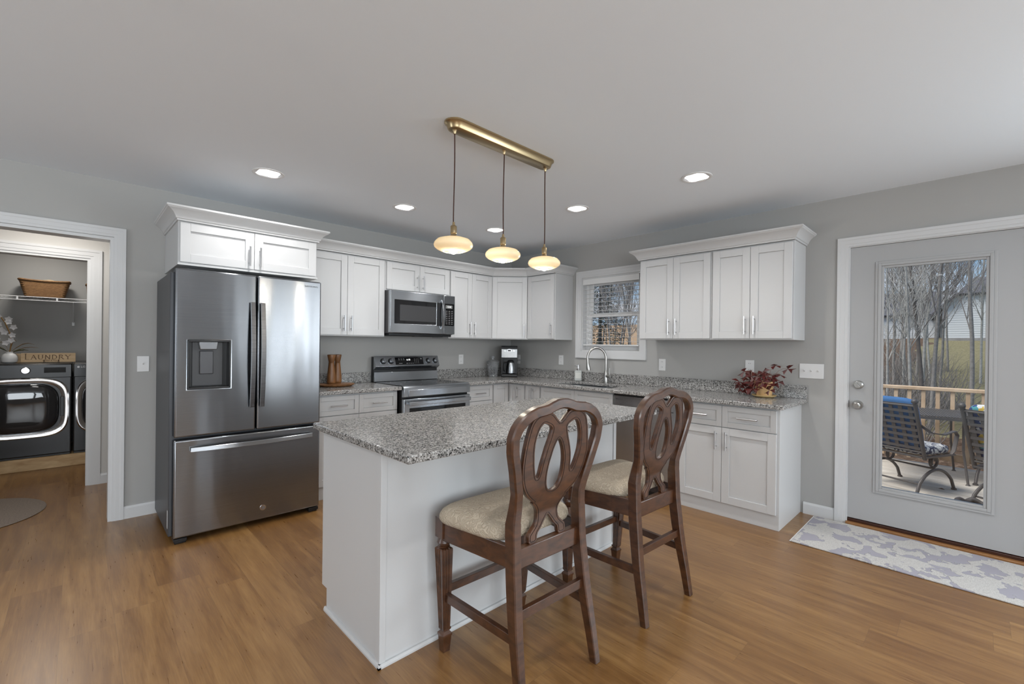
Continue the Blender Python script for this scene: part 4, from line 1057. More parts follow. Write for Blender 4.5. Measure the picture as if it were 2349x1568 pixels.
# soap bottle
sb = thing('soap_dispenser', 'clear glass soap pump bottle at the back of the sink', 'soap dispenser', (-0.090, -1.195, TZ), math.radians(-50))
m = MB().box(-0.040, 0.040, -0.020, 0.020, 0, 0.118); m.build('bottle', M_('soap_glass', (0.72,0.74,0.72), 0.1, trans=0.35), sb, 0.012, 4)
MB().box(-0.030, 0.030, -0.0208, -0.0202, 0.03, 0.095).build('label', M_('soap_label', (0.62,0.62,0.58), 0.6), sb, smooth=0)
m = MB().lathe([(0,0.118),(0.015,0.118),(0.016,0.135),(0.008,0.14),(0.006,0.165),(0.010,0.166),(0.010,0.178),(0,0.18)], n=18); m.tube([(0,0,0.172),(-0.038,0,0.172),(-0.044,0,0.166)], 0.0042, 8)
m.build('pump', CHROME, sb)
# potted oxalis
pp = thing('potted_plant', 'potted plant with dark red triangular leaves on the counter end', 'potted plant', (-0.155, -3.118, TZ))
POT = M_('mottled_pot', (0.62,0.40,0.19), 0.5, var=0.35, vs=28)
SAUC = M_('saucer_glaze', (0.60,0.43,0.20), 0.4)
MB().lathe([(0,0),(0.066,0),(0.088,0.014),(0.089,0.019),(0.085,0.019),(0.064,0.006),(0,0.005)], n=36).build('saucer', SAUC, pp)
MB().lathe([(0,0.0055),(0.052,0.0055),(0.054,0.012),(0.058,0.04),(0.066,0.085),(0.074,0.115),(0.0745,0.128),(0.068,0.128),(0.066,0.110),(0,0.108)], n=36).build('pot', POT, pp)
LEAF = M_('oxalis_leaf', (0.075,0.009,0.0075), 0.42, var=0.5, vs=40)
STEM = M_('oxalis_stem', (0.22,0.10,0.06), 0.5)
random.seed(21)
ms, mlf = MB(), MB()
def leaflet(c, d, nrm, L_):
    """folded triangular leaflet from point c in direction d"""
    d = d.normalized(); s = d.cross(nrm).normalized(); fold = nrm*(-0.30*L_)
    tip1 = c + d*L_ + s*L_*0.55 + fold*0.8; tip2 = c + d*L_ - s*L_*0.55 + fold*0.8; mid = c + d*L_*0.86; m2 = c + d*L_*0.5 + nrm*0.002
    v = [mlf.bm.verts.new(p) for p in (c, tip1, mid, tip2, m2)]
    mlf._f([v[0], v[1], v[2], v[4]]); mlf._f([v[0], v[4], v[2], v[3]])
spots = [(-0.155,0.185,0.03),(-0.10,0.17,0.09),(-0.175,0.10,-0.02),(-0.115,0.12,0.03),(-0.19,0.055,0.02),(-0.145,0.045,0.05),(-0.06,0.135,0.06),(-0.02,0.15,0.01),(-0.075,0.095,-0.06),(0.03,0.135,0.04),(0.07,0.145,-0.03),(0.095,0.115,0.02),(0.05,0.10,-0.07),(0.0,0.08,-0.085),(0.065,0.055,-0.075),(-0.055,0.06,-0.08),(0.085,0.245,0.0),(0.165,0.222,0.03),(0.115,0.17,0.04),(-0.12,0.075,0.08),(-0.02,0.17,0.07),(0.03,0.16,-0.05),(-0.085,0.155,-0.02),(-0.13,0.15,0.02),(-0.045,0.115,-0.07),(0.02,0.115,-0.09),(0.055,0.165,0.05),(-0.17,0.075,0.05),(-0.09,0.05,0.07),(0.0,0.19,-0.02)]
for (a, h, dp_) in spots:           # a along -y (to the right), h above counter, dp_ towards the wall
    dp_ = min(dp_, 0.02)-0.015; e = Vector((dp_, -a, h+0.012)); b0 = Vector((dp_*0.25, -a*0.22, 0.108))
    midp = (b0+e)/2 + Vector((0, 0, 0.045))
    ms.tube([b0, (b0+midp)/2 + Vector((0,0,0.012)), midp, (midp+e)/2 + Vector((0,0,0.010)), e], 0.0013, 5)
    ax = Vector((random.uniform(-.9,.1), random.uniform(-.5,.5), random.uniform(.35,.9))).normalized()
    u = ax.orthogonal().normalized(); a0 = random.random()*6.28
    for k in range(3):
        q = Matrix.Rotation(a0+k*2*PI/3, 3, ax) @ u
        leaflet(e, q, ax, random.uniform(0.040, 0.058))
ms.build('stems', STEM, pp); lo = mlf.build('leaves', LEAF, pp, smooth=0)
so = lo.modifiers.new('thick', 'SOLIDIFY'); so.thickness = 0.0008

# ------------------------------------------------------------------ rugs
def rug_mat():
    m, N, L, b = new_mat('leafy_rug')
    t = N.new('ShaderNodeTexCoord')
    n1 = N.new('ShaderNodeTexNoise'); n1.inputs['Scale'].default_value = 8.0; n1.inputs['Detail'].default_value = 2; n1.inputs['Distortion'].default_value = 0.6; L.new(t.outputs['Object'], n1.inputs['Vector'])
    n2 = N.new('ShaderNodeTexNoise'); n2.inputs['Scale'].default_value = 45; n2.inputs['Detail'].default_value = 3; L.new(t.outputs['Object'], n2.inputs['Vector'])
    n3 = N.new('ShaderNodeTexNoise'); n3.inputs['Scale'].default_value = 260; n3.inputs['Detail'].default_value = 2; L.new(t.outputs['Object'], n3.inputs['Vector'])
    f = math_(N, L, 'ADD', n1.outputs['Fac'], math_(N, L, 'MULTIPLY', math_(N, L, 'SUBTRACT', n2.outputs['Fac'], 0.5), 0.20))
    r = ramp_(N, [(0.462, (0,0,0)), (0.475, (1,1,1))]); L.new(f, r.inputs[0])
    cl = ramp_(N, [(0.35, (0.46,0.44,0.42)), (0.65, (0.62,0.60,0.575))]); L.new(n3.outputs['Fac'], cl.inputs[0])
    mx = N.new('ShaderNodeMixRGB'); L.new(r.outputs[0], mx.inputs[0]); mx.inputs[1].default_value = (0.345,0.33,0.37,1); L.new(cl.outputs[0], mx.inputs[2])
    L.new(mx.outputs[0], b.inputs['Base Color']); b.inputs['Roughness'].default_value = 0.95; b.inputs['Specular IOR Level'].default_value = 0.1
    bp = N.new('ShaderNodeBump'); bp.inputs['Strength'].default_value = 0.8; bp.inputs['Distance'].default_value = 0.006
    hgt = math_(N, L, 'MULTIPLY', r.outputs[0], math_(N, L, 'ADD', math_(N, L, 'MULTIPLY', n3.outputs['Fac'], 0.8), 0.5)); L.new(hgt, bp.inputs['Height']); L.new(bp.outputs[0], b.inputs['Normal'])
    return m
rg_ = thing('door_rug', 'cream and lavender leaf patterned runner in front of the patio door', 'rug', (-0.36, -4.4, 0))
MB().box(-0.325, 0.318, -0.955, 0.95, 0.0005, 0.0095).build('pile', rug_mat(), rg_, 0.004)
MB().box(-0.326, 0.319, 0.9505, 0.958, 0.0005, 0.0088).build('end_binding', M_('rug_binding', (0.62,0.60,0.58), 0.9), rg_, 0.003)
hr = MB(); rr_ = [(0,0.0005),(0.455,0.0005),(0.462,0.004),(0.455,0.009),(0,0.0095)]
o = hr.lathe(rr_, n=64).build('hall_mat', M_('woven_mat', (0.21,0.17,0.14), 0.95, var=0.55, vs=110, bump=0.8, bs=160), smooth=40)
o.location = (-4.765, 0.73, 0.0); o.scale = (1.0, 1.02, 1); tag(o, 'round grey brown woven mat on the hall floor', 'mat')

# ------------------------------------------------------------------ laundry room
o = MB().box(-5.6, -3.25, 2.17, 2.95, 0.0005, 0.120).build('laundry_platform', PLY, None, 0.003, smooth=0)
tag(o, 'low plywood platform under the washer and dryer', 'platform')
PZ = 0.1208
def rsq(cx, cz, hw, hh, e, n=56):
    res = []
    for k in range(n):
        a = 2*PI*k/n; c, s = math.cos(a), math.sin(a)
        res.append((cx+math.copysign(abs(c)**e, c)*hw, cz+math.copysign(abs(s)**e, s)*hh))
    return res
def ringmesh(cx, cz, e, steps):
    """steps: (half w, half h, y)"""
    m = MB(); R = [[m.bm.verts.new((x, y, z)) for x, z in rsq(cx, cz, hw, hh, e)] for hw, hh, y in steps]
    for A, B in zip(R, R[1:]):
        for k in range(len(A)): m._f([A[k], A[(k+1)%len(A)], B[(k+1)%len(B)], B[k]])
    return m, R
def machine(nm, label, x, cat):
    t = thing(nm, label, cat, (x, 2.55, PZ))
    MB().box(-0.345, 0.345, -0.365, 0.36, 0.015, 0.935).build('body', WASHER, t, 0.012, 3)
    MB().box(-0.335, 0.335, -0.35, 0.35, 0, 0.015).build('feet_base', BLACK, t)
    MB().box(-0.343, 0.343, -0.378, -0.366, 0.792, 0.925).build('control_panel', WASHER, t, 0.005)
    m, R = ringmesh(0.0, 0.495, 0.50, ((0.325,0.297,-0.366),(0.325,0.297,-0.382),(0.315,0.287,-0.392),(0.285,0.258,-0.392),(0.272,0.246,-0.384),(0.272,0.246,-0.366)))
    d = m.build('door', CHROME, t, smooth=40)
    m, R = ringmesh(-0.015, 0.495, 0.58, ((0.270,0.244,-0.3665),(0.262,0.236,-0.400),(0.235,0.21,-0.412),(0.17,0.15,-0.420),(0.08,0.07,-0.423)))
    m._f(R[-1]); m.build('door_glass', LGLASS, d, smooth=60)
    m = MB(); m.box(0.262, 0.290, -0.397, -0.391, 0.40, 0.60); m.build('door_handle', BLACK, d, 0.003)
    return t
ws = machine('washing_machine', 'dark grey front load washer with a round dial, under the wooden sign', -4.522, 'washing machine')
MB().lathe([(0,-0.405),(0.028,-0.405),(0.033,-0.400),(0.035,-0.379)], (0.020,0,0.868), 28, 'y').build('dial', PULL, ws)
MB().box(0.145, 0.300, -0.3795, -0.3782, 0.842, 0.895).build('display', BGLASS, ws, smooth=0)
dy = machine('clothes_dryer', 'dark grey dryer partly hidden behind the laundry doorway', -3.822, 'dryer')
text_mesh('logo_lettering', 'LG', 0.026, M_('logo_light', (0.7,0.7,0.7), 0.4), dy, (-0.272, -0.3785, 0.895), FRONT, sx=1.1)
MB().lathe([(0,-0.3788),(0.010,-0.3788),(0.010,-0.3778)], (-0.307,0,0.895), 20, 'y').build('logo_disc', bpy.data.materials['logo_light'], dy)
WT = PZ + 0.936
# sign on the washer
sg = thing('laundry_sign', 'pale wooden laundry sign leaning on top of the washer', 'sign', (-4.350, 2.405, WT), math.radians(2))
bd = MB().box(-0.198, 0.198, -0.008, 0.008, 0.004, 0.098).xf(Matrix.Rotation(math.radians(-6), 4, 'X')).build('board', SIGNW, sg, 0.001, smooth=0)
MSG = Matrix.Rotation(math.radians(-6), 4, 'X')
INK = M_('sign_ink', (0.10,0.055,0.03), 0.7)
LET = {'L': ([((0.15,0),(0.15,1)),((0.15,0.02),(0.75,0.02))],[(0.0,0.34,0),(0.0,0.34,1)]),
 'A': ([((0.1,0),(0.48,1)),((0.48,1),(0.9,0)),((0.25,0.36),(0.75,0.36))],[(-0.05,0.28,0),(0.72,1.05,0)]),
 'U': ([((0.15,1),(0.15,0.3)),((0.15,0.3),(0.3,0.03)),((0.3,0.03),(0.65,0.03)),((0.65,0.03),(0.8,0.3)),((0.8,0.3),(0.8,1))],[(0,0.32,1),(0.65,0.97,1)]),
 'N': ([((0.15,0),(0.15,1)),((0.15,1),(0.82,0)),((0.82,0),(0.82,1))],[(0,0.32,0),(0.66,0.98,1)]),
 'D': ([((0.15,0),(0.15,1)),((0.15,1),(0.5,0.98)),((0.5,0.98),(0.82,0.72)),((0.82,0.72),(0.82,0.28)),((0.82,0.28),(0.5,0.02)),((0.5,0.02),(0.15,0))],[(0,0.25,0),(0,0.25,1)]),
 'R': ([((0.15,0),(0.15,1)),((0.15,1),(0.55,0.98)),((0.55,0.98),(0.72,0.78)),((0.72,0.78),(0.55,0.53)),((0.55,0.53),(0.15,0.5)),((0.45,0.5),(0.85,0))],[(0,0.32,0),(0,0.25,1),(0.74,1.0,0)]),
 'Y': ([((0.05,1),(0.46,0.48)),((0.88,1),(0.46,0.48)),((0.46,0.48),(0.46,0))],[(0.3,0.62,0),(-0.08,0.2,1),(0.72,1.0,1)])}
def serif_text(s, x0, z0, size, w, y):
    m = MB(); x = x0
    for i, ch in enumerate(s):
        h = size*(1.28 if i == 0 else 1.0)
        st, sf = LET[ch]
        for (a, b) in st:
            thick = 0.13*size if abs(a[0]-b[0]) < 0.05 or (a[1] > b[1] and b[0] > a[0]) else 0.075*size
            p, q = Vector((x+a[0]*w, 0, z0+a[1]*h)), Vector((x+b[0]*w, 0, z0+b[1]*h))
            d = (q-p); n = Vector((-d.z, 0, d.x)).normalized()*thick/2
            m.prism([((p+n).x,(p+n).z),((q+n).x,(q+n).z),((q-n).x,(q-n).z),((p-n).x,(p-n).z)], 'y', y-0.0006, y)
        for (a, b, zz) in sf:
            m.box(x+a*w, x+b*w, y-0.0006, y, z0+zz*h-0.028*size, z0+zz*h+0.028*size)
        x += w*1.14*(0.80 if i == 0 else 1.0)
    return m
serif_text('LAUNDRY', -0.172, 0.034, 0.044, 0.0440, -0.0082).xf(MSG).build('lettering', INK, bd, smooth=0)
text_mesh('small_lettering', 'WASH & FOLD', 0.019, INK, bd, MSG @ Vector((0.015, -0.0086, 0.020)), MSG.to_3x3() @ FRONT)
for x in (-0.035, 0.07): MB().tube([(x-0.004,-0.014,0.0),(x-0.004,-0.020,0.012),(x,-0.017,0.03),(x+0.003,-0.012,0.012),(x+0.006,-0.03,0.0)], 0.0018, 6).build('peg', BLACK, sg)
o = MB().box(-0.035, 0.035, -0.012, 0.012, 0, 0.09).build('wooden_block', SIGNW, None, 0.002); o.location = (-4.575, 2.50, WT)
tag(o, 'small wooden block half hidden between the white vase and the sign', 'block')
# vase with orchid
vs_ = thing('flower_vase', 'round white vase with artificial white orchids on the washer', 'vase', (-4.622, 2.36, WT))
MB().lathe([(0,0),(0.035,0),(0.055,0.014),(0.060,0.042),(0.057,0.068),(0.045,0.090),(0.028,0.100),(0.027,0.112),(0.030,0.114),(0.023,0.113),(0.022,0.098),(0,0.09)], n=36).build('vase', WHITEP, vs_)
GRN = M_('orchid_leaf', (0.10,0.11,0.035), 0.5); TAN = M_('orchid_stalk', (0.30,0.17,0.06), 0.6); PET = M_('orchid_petal', (0.80,0.79,0.80), 0.6)
m, m2 = MB(), MB()
for (dx, dz, w, mm) in ((-0.12,0.055,0.016,m),(-0.07,0.11,0.008,m2),(0.13,0.03,0.016,m),(0.17,0.10,0.008,m2),(0.20,0.06,0.006,m2),(-0.16,0.09,0.006,m2),(0.05,0.13,0.008,m2)):
    P = [Vector((dx*f, -0.02*f, 0.10+dz*math.sin(f*2.1))) for f in (0,0.25,0.5,0.75,1)]
    for i in range(4):
        wa, wb = w*math.sin(PI*(i+0.3)/4.6), w*math.sin(PI*(i+1.3)/4.6)
        v = [mm.bm.verts.new(p) for p in (P[i]+Vector((0,-wa,wa*.6)), P[i+1]+Vector((0,-wb,wb*.6)), P[i+1]+Vector((0,wb,-wb*.2)), P[i]+Vector((0,wa,-wa*.2)))]
        mm._f(v)
for mm, nn, mt in ((m,'leaves',GRN),(m2,'dry_leaves',TAN)):
    o = mm.build(nn, mt, vs_); q = o.modifiers.new('t', 'SOLIDIFY'); q.thickness = 0.001
st = [(0.0,0,0.10),(0.012,-0.005,0.20),(0.0,-0.01,0.30),(-0.03,-0.02,0.40),(-0.06,-0.03,0.46)]
MB().tube(st, 0.005, 8).build('stalk', TAN, vs_)
random.seed(5); m = MB()
for k in range(11):
    c = Vector((-0.045+0.055*math.sin(k*2.4)+0.02, -0.035+0.02*math.cos(k*1.7), 0.20+k*0.026))
    for j in range(5):
        a = 2*PI*j/5 + k; d = Vector((math.cos(a), -0.25, math.sin(a))); s = Vector((-math.sin(a), 0, math.cos(a)))
        L_ = 0.030; pts = (c, c+d*L_*.5+s*L_*.42, c+d*L_, c+d*L_*.5-s*L_*.42)
        m._f([m.bm.verts.new(p) for p in pts])
o = m.build('blossoms', PET, vs_, smooth=0); q = o.modifiers.new('t', 'SOLIDIFY'); q.thickness = 0.001
# wire shelf
sf = thing('wire_shelf', 'white wire shelf on the laundry wall', 'shelf', (-4.4, 2.78, 1.742))
m = MB()
for z in (0.0, -0.034): m.tube([(-1.4,-0.18,z),(1.15,-0.18,z)], 0.004, 6)
for y in (0.0, 0.175): m.tube([(-1.4,y,-0.004),(1.15,y,-0.004)], 0.003, 6)
m.build('rails', WHITEP, sf)
m = MB()
for k in range(86): m.tube([(-1.38+k*0.0295,-0.18,0.003),(-1.38+k*0.0295,0.178,0.003)], 0.0013, 4)
m.build('wires', WHITEP, sf)
for x in (-0.62, -0.19, 0.10): MB().box(x-0.007, x+0.007, -0.183, -0.177, -0.036, 0.002).build('lip_clip', WHITEP, sf)
m = MB().bar([(0.225,-0.17,-0.036),(0.225,0.17,-0.255)], 0.010, 0.006, (1,0,0)); m.box(0.215, 0.235, 0.160, 0.178, -0.285, -0.245); m.build('bracket', WHITEP, sf)
def basket(nm, label, x, y, w0, w1, d, h, fill=True):
    t = thing(nm, label, 'basket', (x, y, 1.7495))
    m = MB(); n = 40; R = []
    def rect(hw, hd, z, sag=0): return [(px, py, z + sag*(abs(px)/hw)**2) for px, py in rsq(0, 0, hw, hd, 0.25, n)]
    steps = [(w0/2, d/2*0.85, 0, 0)]
    for k in range(1, 9):
        f = k/8
        for dz, b in ((-0.5, 0.0012), (0, 0.0)): steps.append((w0/2+(w1-w0)/2*f+b, d/2*(0.85+0.15*f)+b, h*f+dz*h/8*0.6, 0.012*f))
    for hw, hd, z, sg_ in steps: R.append([m.bm.verts.new(p) for p in rect(hw, hd, z, sg_)])
    for hw, hd, z, sg_ in ((w1/2-0.01, d/2-0.01, h, 0.012),(w0/2-0.01, d/2*0.85-0.01, 0.01, 0)): R.append([m.bm.verts.new(p) for p in rect(hw, hd, z, sg_)])
    for A, B in zip(R, R[1:]):
        for k in range(n): m._f([A[k], A[(k+1)%n], B[(k+1)%n], B[k]])
    m._f(R[0]); m._f(R[-1]); m.build('body', WICKER, t, smooth=30)
    MB().tube([(px, py, h+0.002+0.012*(abs(px)/(w1/2))**2) for px, py in rsq(0, 0, w1/2, d/2, 0.25, n)], 0.010, 8, closed=True).build('rim', WICKER, t)
    return t
basket('wicker_basket', 'brown wicker basket with a folded cloth in it, on the wire shelf', -4.395, 2.76, 0.30, 0.385, 0.27, 0.165)
basket('wicker_basket', 'brown wicker basket at the doorway edge of the wire shelf', -3.92, 2.78, 0.28, 0.30, 0.25, 0.160)
m = MB()
for k, (hw, hd, z) in enumerate(((0.13,0.09,0.10),(0.135,0.095,0.15),(0.12,0.085,0.172),(0.06,0.05,0.190))):
    r = [m.bm.verts.new((px, py, z+0.006*math.sin(px*40))) for px, py in rsq(0, 0, hw, hd, 0.5, 32)]
    if k:
        for i in range(32): m._f([pr[i], pr[(i+1)%32], r[(i+1)%32], r[i]])
    else: m._f(r)
    pr = r
m._f(pr); o = m.build('folded_cloth', M_('beige_cloth', (0.42,0.33,0.21), 0.9, var=0.2), None, smooth=60); o.location = (-4.395, 2.76, 1.7495)
tag(o, 'beige folded cloth heaped in the wicker basket', 'cloth')

# ------------------------------------------------------------------ outside: ground, deck, railing
def gz(x, y): return -1.05 + 0.104*max(0, x-3.4) - 0.02*max(0, x-40) + 0.10*math.sin(x*0.5+y*0.3) * min(1, max(0, x-3)/6)
def ground_mat():
    m, N, L, b = new_mat('hillside')
    t = N.new('ShaderNodeTexCoord'); s = N.new('ShaderNodeSeparateXYZ'); L.new(t.outputs['Object'], s.inputs[0])
    n1 = N.new('ShaderNodeTexNoise'); n1.inputs['Scale'].default_value = 14; n1.inputs['Detail'].default_value = 6; n1.inputs['Roughness'].default_value = 0.75; L.new(t.outputs['Object'], n1.inputs['Vector'])
    n2 = N.new('ShaderNodeTexNoise'); n2.inputs['Scale'].default_value = 0.5; n2.inputs['Detail'].default_value = 3; L.new(t.outputs['Object'], n2.inputs['Vector'])
    lf = ramp_(N, [(0.32,(0.05,0.035,0.027)),(0.5,(0.14,0.095,0.070)),(0.66,(0.29,0.215,0.16))]); L.new(n1.outputs['Fac'], lf.inputs[0])
    gr = ramp_(N, [(0.32,(0.17,0.15,0.085)),(0.52,(0.28,0.255,0.15)),(0.7,(0.38,0.335,0.22))]); L.new(n1.outputs['Fac'], gr.inputs[0])
    # lawn to the right (low y) beyond x=9
    a = math_(N, L, 'ADD', math_(N, L, 'MULTIPLY', s.outputs['Y'], -1.0), math_(N, L, 'MULTIPLY', n2.outputs['Fac'], 3.2))
    mask = math_(N, L, 'MULTIPLY', math_(N, L, 'GREATER_THAN', a, 4.1), math_(N, L, 'GREATER_THAN', math_(N, L, 'ADD', s.outputs['X'], n2.outputs['Fac']), 9.2))
    mx = N.new('ShaderNodeMixRGB'); L.new(mask, mx.inputs[0]); L.new(lf.outputs[0], mx.inputs[1]); L.new(gr.outputs[0], mx.inputs[2])
    # tan dry field far up the hill to the left
    tn = ramp_(N, [(0.35,(0.34,0.22,0.13)),(0.65,(0.50,0.36,0.24))]); L.new(n1.outputs['Fac'], tn.inputs[0])
    far = math_(N, L, 'MULTIPLY', math_(N, L, 'GREATER_THAN', s.outputs['X'], 17.0), math_(N, L, 'GREATER_THAN', s.outputs['Y'], 5.0))
    mx2 = N.new('ShaderNodeMixRGB'); L.new(far, mx2.inputs[0]); L.new(mx.outputs[0], mx2.inputs[1]); L.new(tn.outputs[0], mx2.inputs[2])
    L.new(mx2.outputs[0], b.inputs['Base Color']); b.inputs['Roughness'].default_value = 1.0; b.inputs['Specular IOR Level'].default_value = 0
    bp = N.new('ShaderNodeBump'); bp.inputs['Strength'].default_value = 0.8; bp.inputs['Distance'].default_value = 0.08; L.new(n1.outputs['Fac'], bp.inputs['Height']); L.new(bp.outputs[0], b.inputs['Normal'])
    return m
m = MB(); gx = [0.6+k*1.2 for k in range(60)]; gy = [-30+k*1.6 for k in range(60)]
V = [[m.bm.verts.new((x, y, gz(x, y))) for y in gy] for x in gx]
for i in range(59):
    for j in range(59): m._f([V[i][j], V[i+1][j], V[i+1][j+1], V[i][j+1]])
g = structure(m.build('ground', ground_mat(), smooth=180))
DECKW = wood('weathered_deck', (0.50,0.45,0.38), (0.72,0.67,0.60), (22,1.2,4), 0.8, sc=2.0)
RAILW = wood('treated_pine', (0.50,0.34,0.21), (0.70,0.54,0.38), (14,3,3), 0.7, sc=2.0)
DZ = -0.10
m = MB(); x = 0.16
while x < 3.40: m.box(x, x+0.131, -6.6, -2.2, DZ-0.036, DZ); x += 0.142
tag(m.build('wooden_deck', DECKW, None, 0.003, 1, smooth=0), 'pale weathered board deck outside the patio door', 'deck')
bpy.data.objects['wooden_deck']['kind'] = 'structure'
rl_ = thing('deck_railing', 'pale wooden railing along the far edge of the deck', 'railing', (3.36, -4.4, DZ))
MB().box(-0.075, 0.065, -2.2, 2.2, 0.905, 0.943).build('top_rail', RAILW, rl_, 0.004)
MB().box(-0.02, 0.018, -2.2, 2.2, 0.075, 0.164).build('lower_rail', RAILW, rl_, 0.003)
for k in range(32): 
    y = -2.02+k*0.128
    if abs(y) < 1.3 or True: MB().box(-0.058, -0.0205, y-0.019, y+0.019, 0.06, 0.9045).build('baluster', RAILW, rl_, 0.002, 1, smooth=0)
for y in (-2.15, 2.15): MB().box(-0.045, 0.045, y-0.045, y+0.045, 0.0, 0.9045).build('post', RAILW, rl_)
# patio chairs
IRON = M_('dark_bronze_metal', (0.10,0.095,0.095), 0.5, 0.3)
BLUEC = M_('blue_cushion', (0.045,0.145,0.34), 0.9, var=0.2, vs=20)
PAIS = fabric('navy_paisley', (0.02,0.035,0.085), (0.62,0.62,0.60), 11, 0.9, 0.2, 0.002, 4)
def mosaic():
    mm, N, L, b = new_mat('multicolour_print')
    t = N.new('ShaderNodeTexCoord'); v = N.new('ShaderNodeTexVoronoi'); v.inputs['Scale'].default_value = 26; L.new(t.outputs['Object'], v.inputs['Vector'])
    sp = N.new('ShaderNodeSeparateColor'); L.new(v.outputs['Color'], sp.inputs[0])
    r = ramp_(N, [(0.0,(0.03,0.06,0.2)),(0.3,(0.65,0.66,0.66)),(0.5,(0.60,0.42,0.08)),(0.65,(0.08,0.32,0.36)),(0.8,(0.7,0.7,0.68)),(0.95,(0.04,0.08,0.22))])
    r.color_ramp.interpolation = 'CONSTANT'; L.new(sp.outputs[0], r.inputs[0]); L.new(r.outputs[0], b.inputs['Base Color']); b.inputs['Roughness'].default_value = 0.9
    return mm
MOSA = mosaic()
def patio_chair(loc, rz, label, back, group='metal patio chairs around the table'):
    """local: faces +y; x right; origin on deck"""
    t = thing('patio_chair', label, 'chair', loc, rz, group)
    SZ = 0.36
    def bk(z): return -0.23 - 0.16*(z-SZ)/0.55          # raked back plane
    for s in (-1, 1):
        MB().tube([(s*0.255, bk(SZ)+0.01, SZ-0.02), (s*0.255, bk(0.6), 0.6), (s*0.255, bk(0.89), 0.89)], 0.017, 10).build('back_post', IRON, t)
        MB().sphere((s*0.255, bk(0.905), 0.905), 0.027, 12, 8).build('finial', IRON, t)
        MB().bar([(s*0.262, bk(0.68)+0.01, 0.68), (s*0.275, -0.17, 0.60), (s*0.285, 0.0, 0.575), (s*0.285, 0.18, 0.60), (s*0.280, 0.235, 0.56), (s*0.265, 0.21, 0.40), (s*0.25, 0.18, SZ)], 0.010, 0.034, (1,0,0)).build('armrest', IRON, t)
    # woven strap back
    m = MB()
    for k in range(6):
        x = -0.205+k*0.082; m.bar([(x, bk(SZ+0.06), SZ+0.06), (x, bk(0.85), 0.85)], 0.034, 0.004, (0,1,0), 0.1)
    for k in range(8):
        z = SZ+0.085+k*0.060; m.box(-0.238, 0.238, bk(z)-0.005, bk(z)-0.002, z-0.0135, z+0.0135)
    m.build('lattice_back', IRON, t, smooth=0)
    m = MB(); m.tube([(-0.255, bk(0.86), 0.86), (0.255, bk(0.86), 0.86)], 0.010, 8); m.tube([(-0.255, bk(SZ+0.05), SZ+0.05), (0.255, bk(SZ+0.05), SZ+0.05)], 0.010, 8)
    m.build('back_rails', IRON, t)
    m = MB()
    for a, b in (((-0.25,-0.235),(0.25,-0.235)),((0.25,-0.235),(0.255,0.235)),((0.255,0.235),(-0.255,0.235)),((-0.255,0.235),(-0.25,-0.235))): m.bar([(*a,SZ),(*b,SZ)], 0.03, 0.016, (0,0,1), 0.1)
    for k in range(5): m.box(-0.25, 0.25, -0.18+k*0.09-0.012, -0.18+k*0.09+0.012, SZ-0.004, SZ+0.004)
    m.build('seat_frame', IRON, t, smooth=30)
    def cushion(nm, hw, hd, z0, th, mat_, M=None):
        m = MB(); R = []
        for f, z in ((0.90,0),(0.98,0.18),(1.0,0.5),(0.97,0.82),(0.86,0.95),(0.5,1.0),(0.15,1.03)):
            R.append([m.bm.verts.new((px, py, z0+th*z)) for px, py in rsq(0, 0, hw*f, hd*f, 0.32, 44)])
        for A, B in zip(R, R[1:]):
            for k in range(44): m._f([A[k], A[(k+1)%44], B[(k+1)%44], B[k]])
        m._f(R[0]); m._f(R[-1])
        if M: m.xf(M)
        return m.build(nm, mat_, t, smooth=60)
    cushion('seat_cushion', 0.245, 0.225, SZ+0.010, 0.085, PAIS, Matrix.Translation((0, 0.015, 0)))
    ang = math.atan2(0.16, 0.55)
    cushion('back_cushion', 0.245, 0.27, 0, 0.075, back, Matrix.Translation((0, bk(0.66)+0.012, 0.66)) @ Matrix.Rotation(ang, 4, 'X') @ Matrix.Rotation(-PI/2, 4, 'X'))
    # base: two arched runners, coil springs, cross rods
    for s in (-1, 1):
        P = []
        for k in range(15):
            f = k/14; y = -0.30+0.58*f; z = 0.018 + 0.205*math.sin(PI*min(1, max(0, f)))**0.55
            P.append((s*0.235, y, z))
        MB().tube(P, 0.014, 10).build('runner', IRON, t)
        for y in (-0.305, 0.285): MB().lathe([(0,0),(0.022,0),(0.022,0.014),(0.014,0.02),(0,0.02)], (s*0.235, y, 0.0), 14).build('foot', IRON, t)
        m = MB()
        coil = [(s*0.19 + 0.03*(k/36-0.5), 0.04+0.052*math.cos(k*2*PI/14), 0.285+0.052*math.sin(k*2*PI/14)) for k in range(37)]
        m.tube(coil, 0.008, 6); m.build('spring', IRON, t)
    m = MB()
    for y, z in ((-0.25, 0.10), (0.02, 0.222)): m.tube([(-0.235, y, z), (0.235, y, z)], 0.009, 8)
    for s in (-1, 1): m.tube([(s*0.19, 0.04, 0.222), (s*0.19, 0.04, 0.24)], 0.012, 8); m.tube([(s*0.19, 0.04, 0.335), (s*0.19, 0.04, SZ)], 0.012, 8)
    m.build('cross_rods', IRON, t)
    return t
def face(dx, dy): return math.atan2(dy, dx) - PI/2
patio_chair((2.03, -3.83, DZ), face(0.91, -0.41), 'metal patio chair with blue cushion, seen from behind at the left of the door glass', BLUEC)
patio_chair((1.72, -4.64, DZ), face(0.85, -0.52), 'metal patio chair with printed cushion, cut off by the right edge of the door glass', MOSA)
patio_chair((2.79, -4.61, DZ), face(-0.97, 0.25), 'blue cushioned metal patio chair behind the table by the railing', BLUEC)
tb = thing('patio_table', 'dark slatted metal patio table on the deck', 'table', (2.77, -3.84, DZ), math.radians(10))
m = MB()
for k in range(37): m.box(-0.42, 0.42, -0.44+k*0.0245-0.0085, -0.44+k*0.0245+0.0085, 0.690, 0.700)
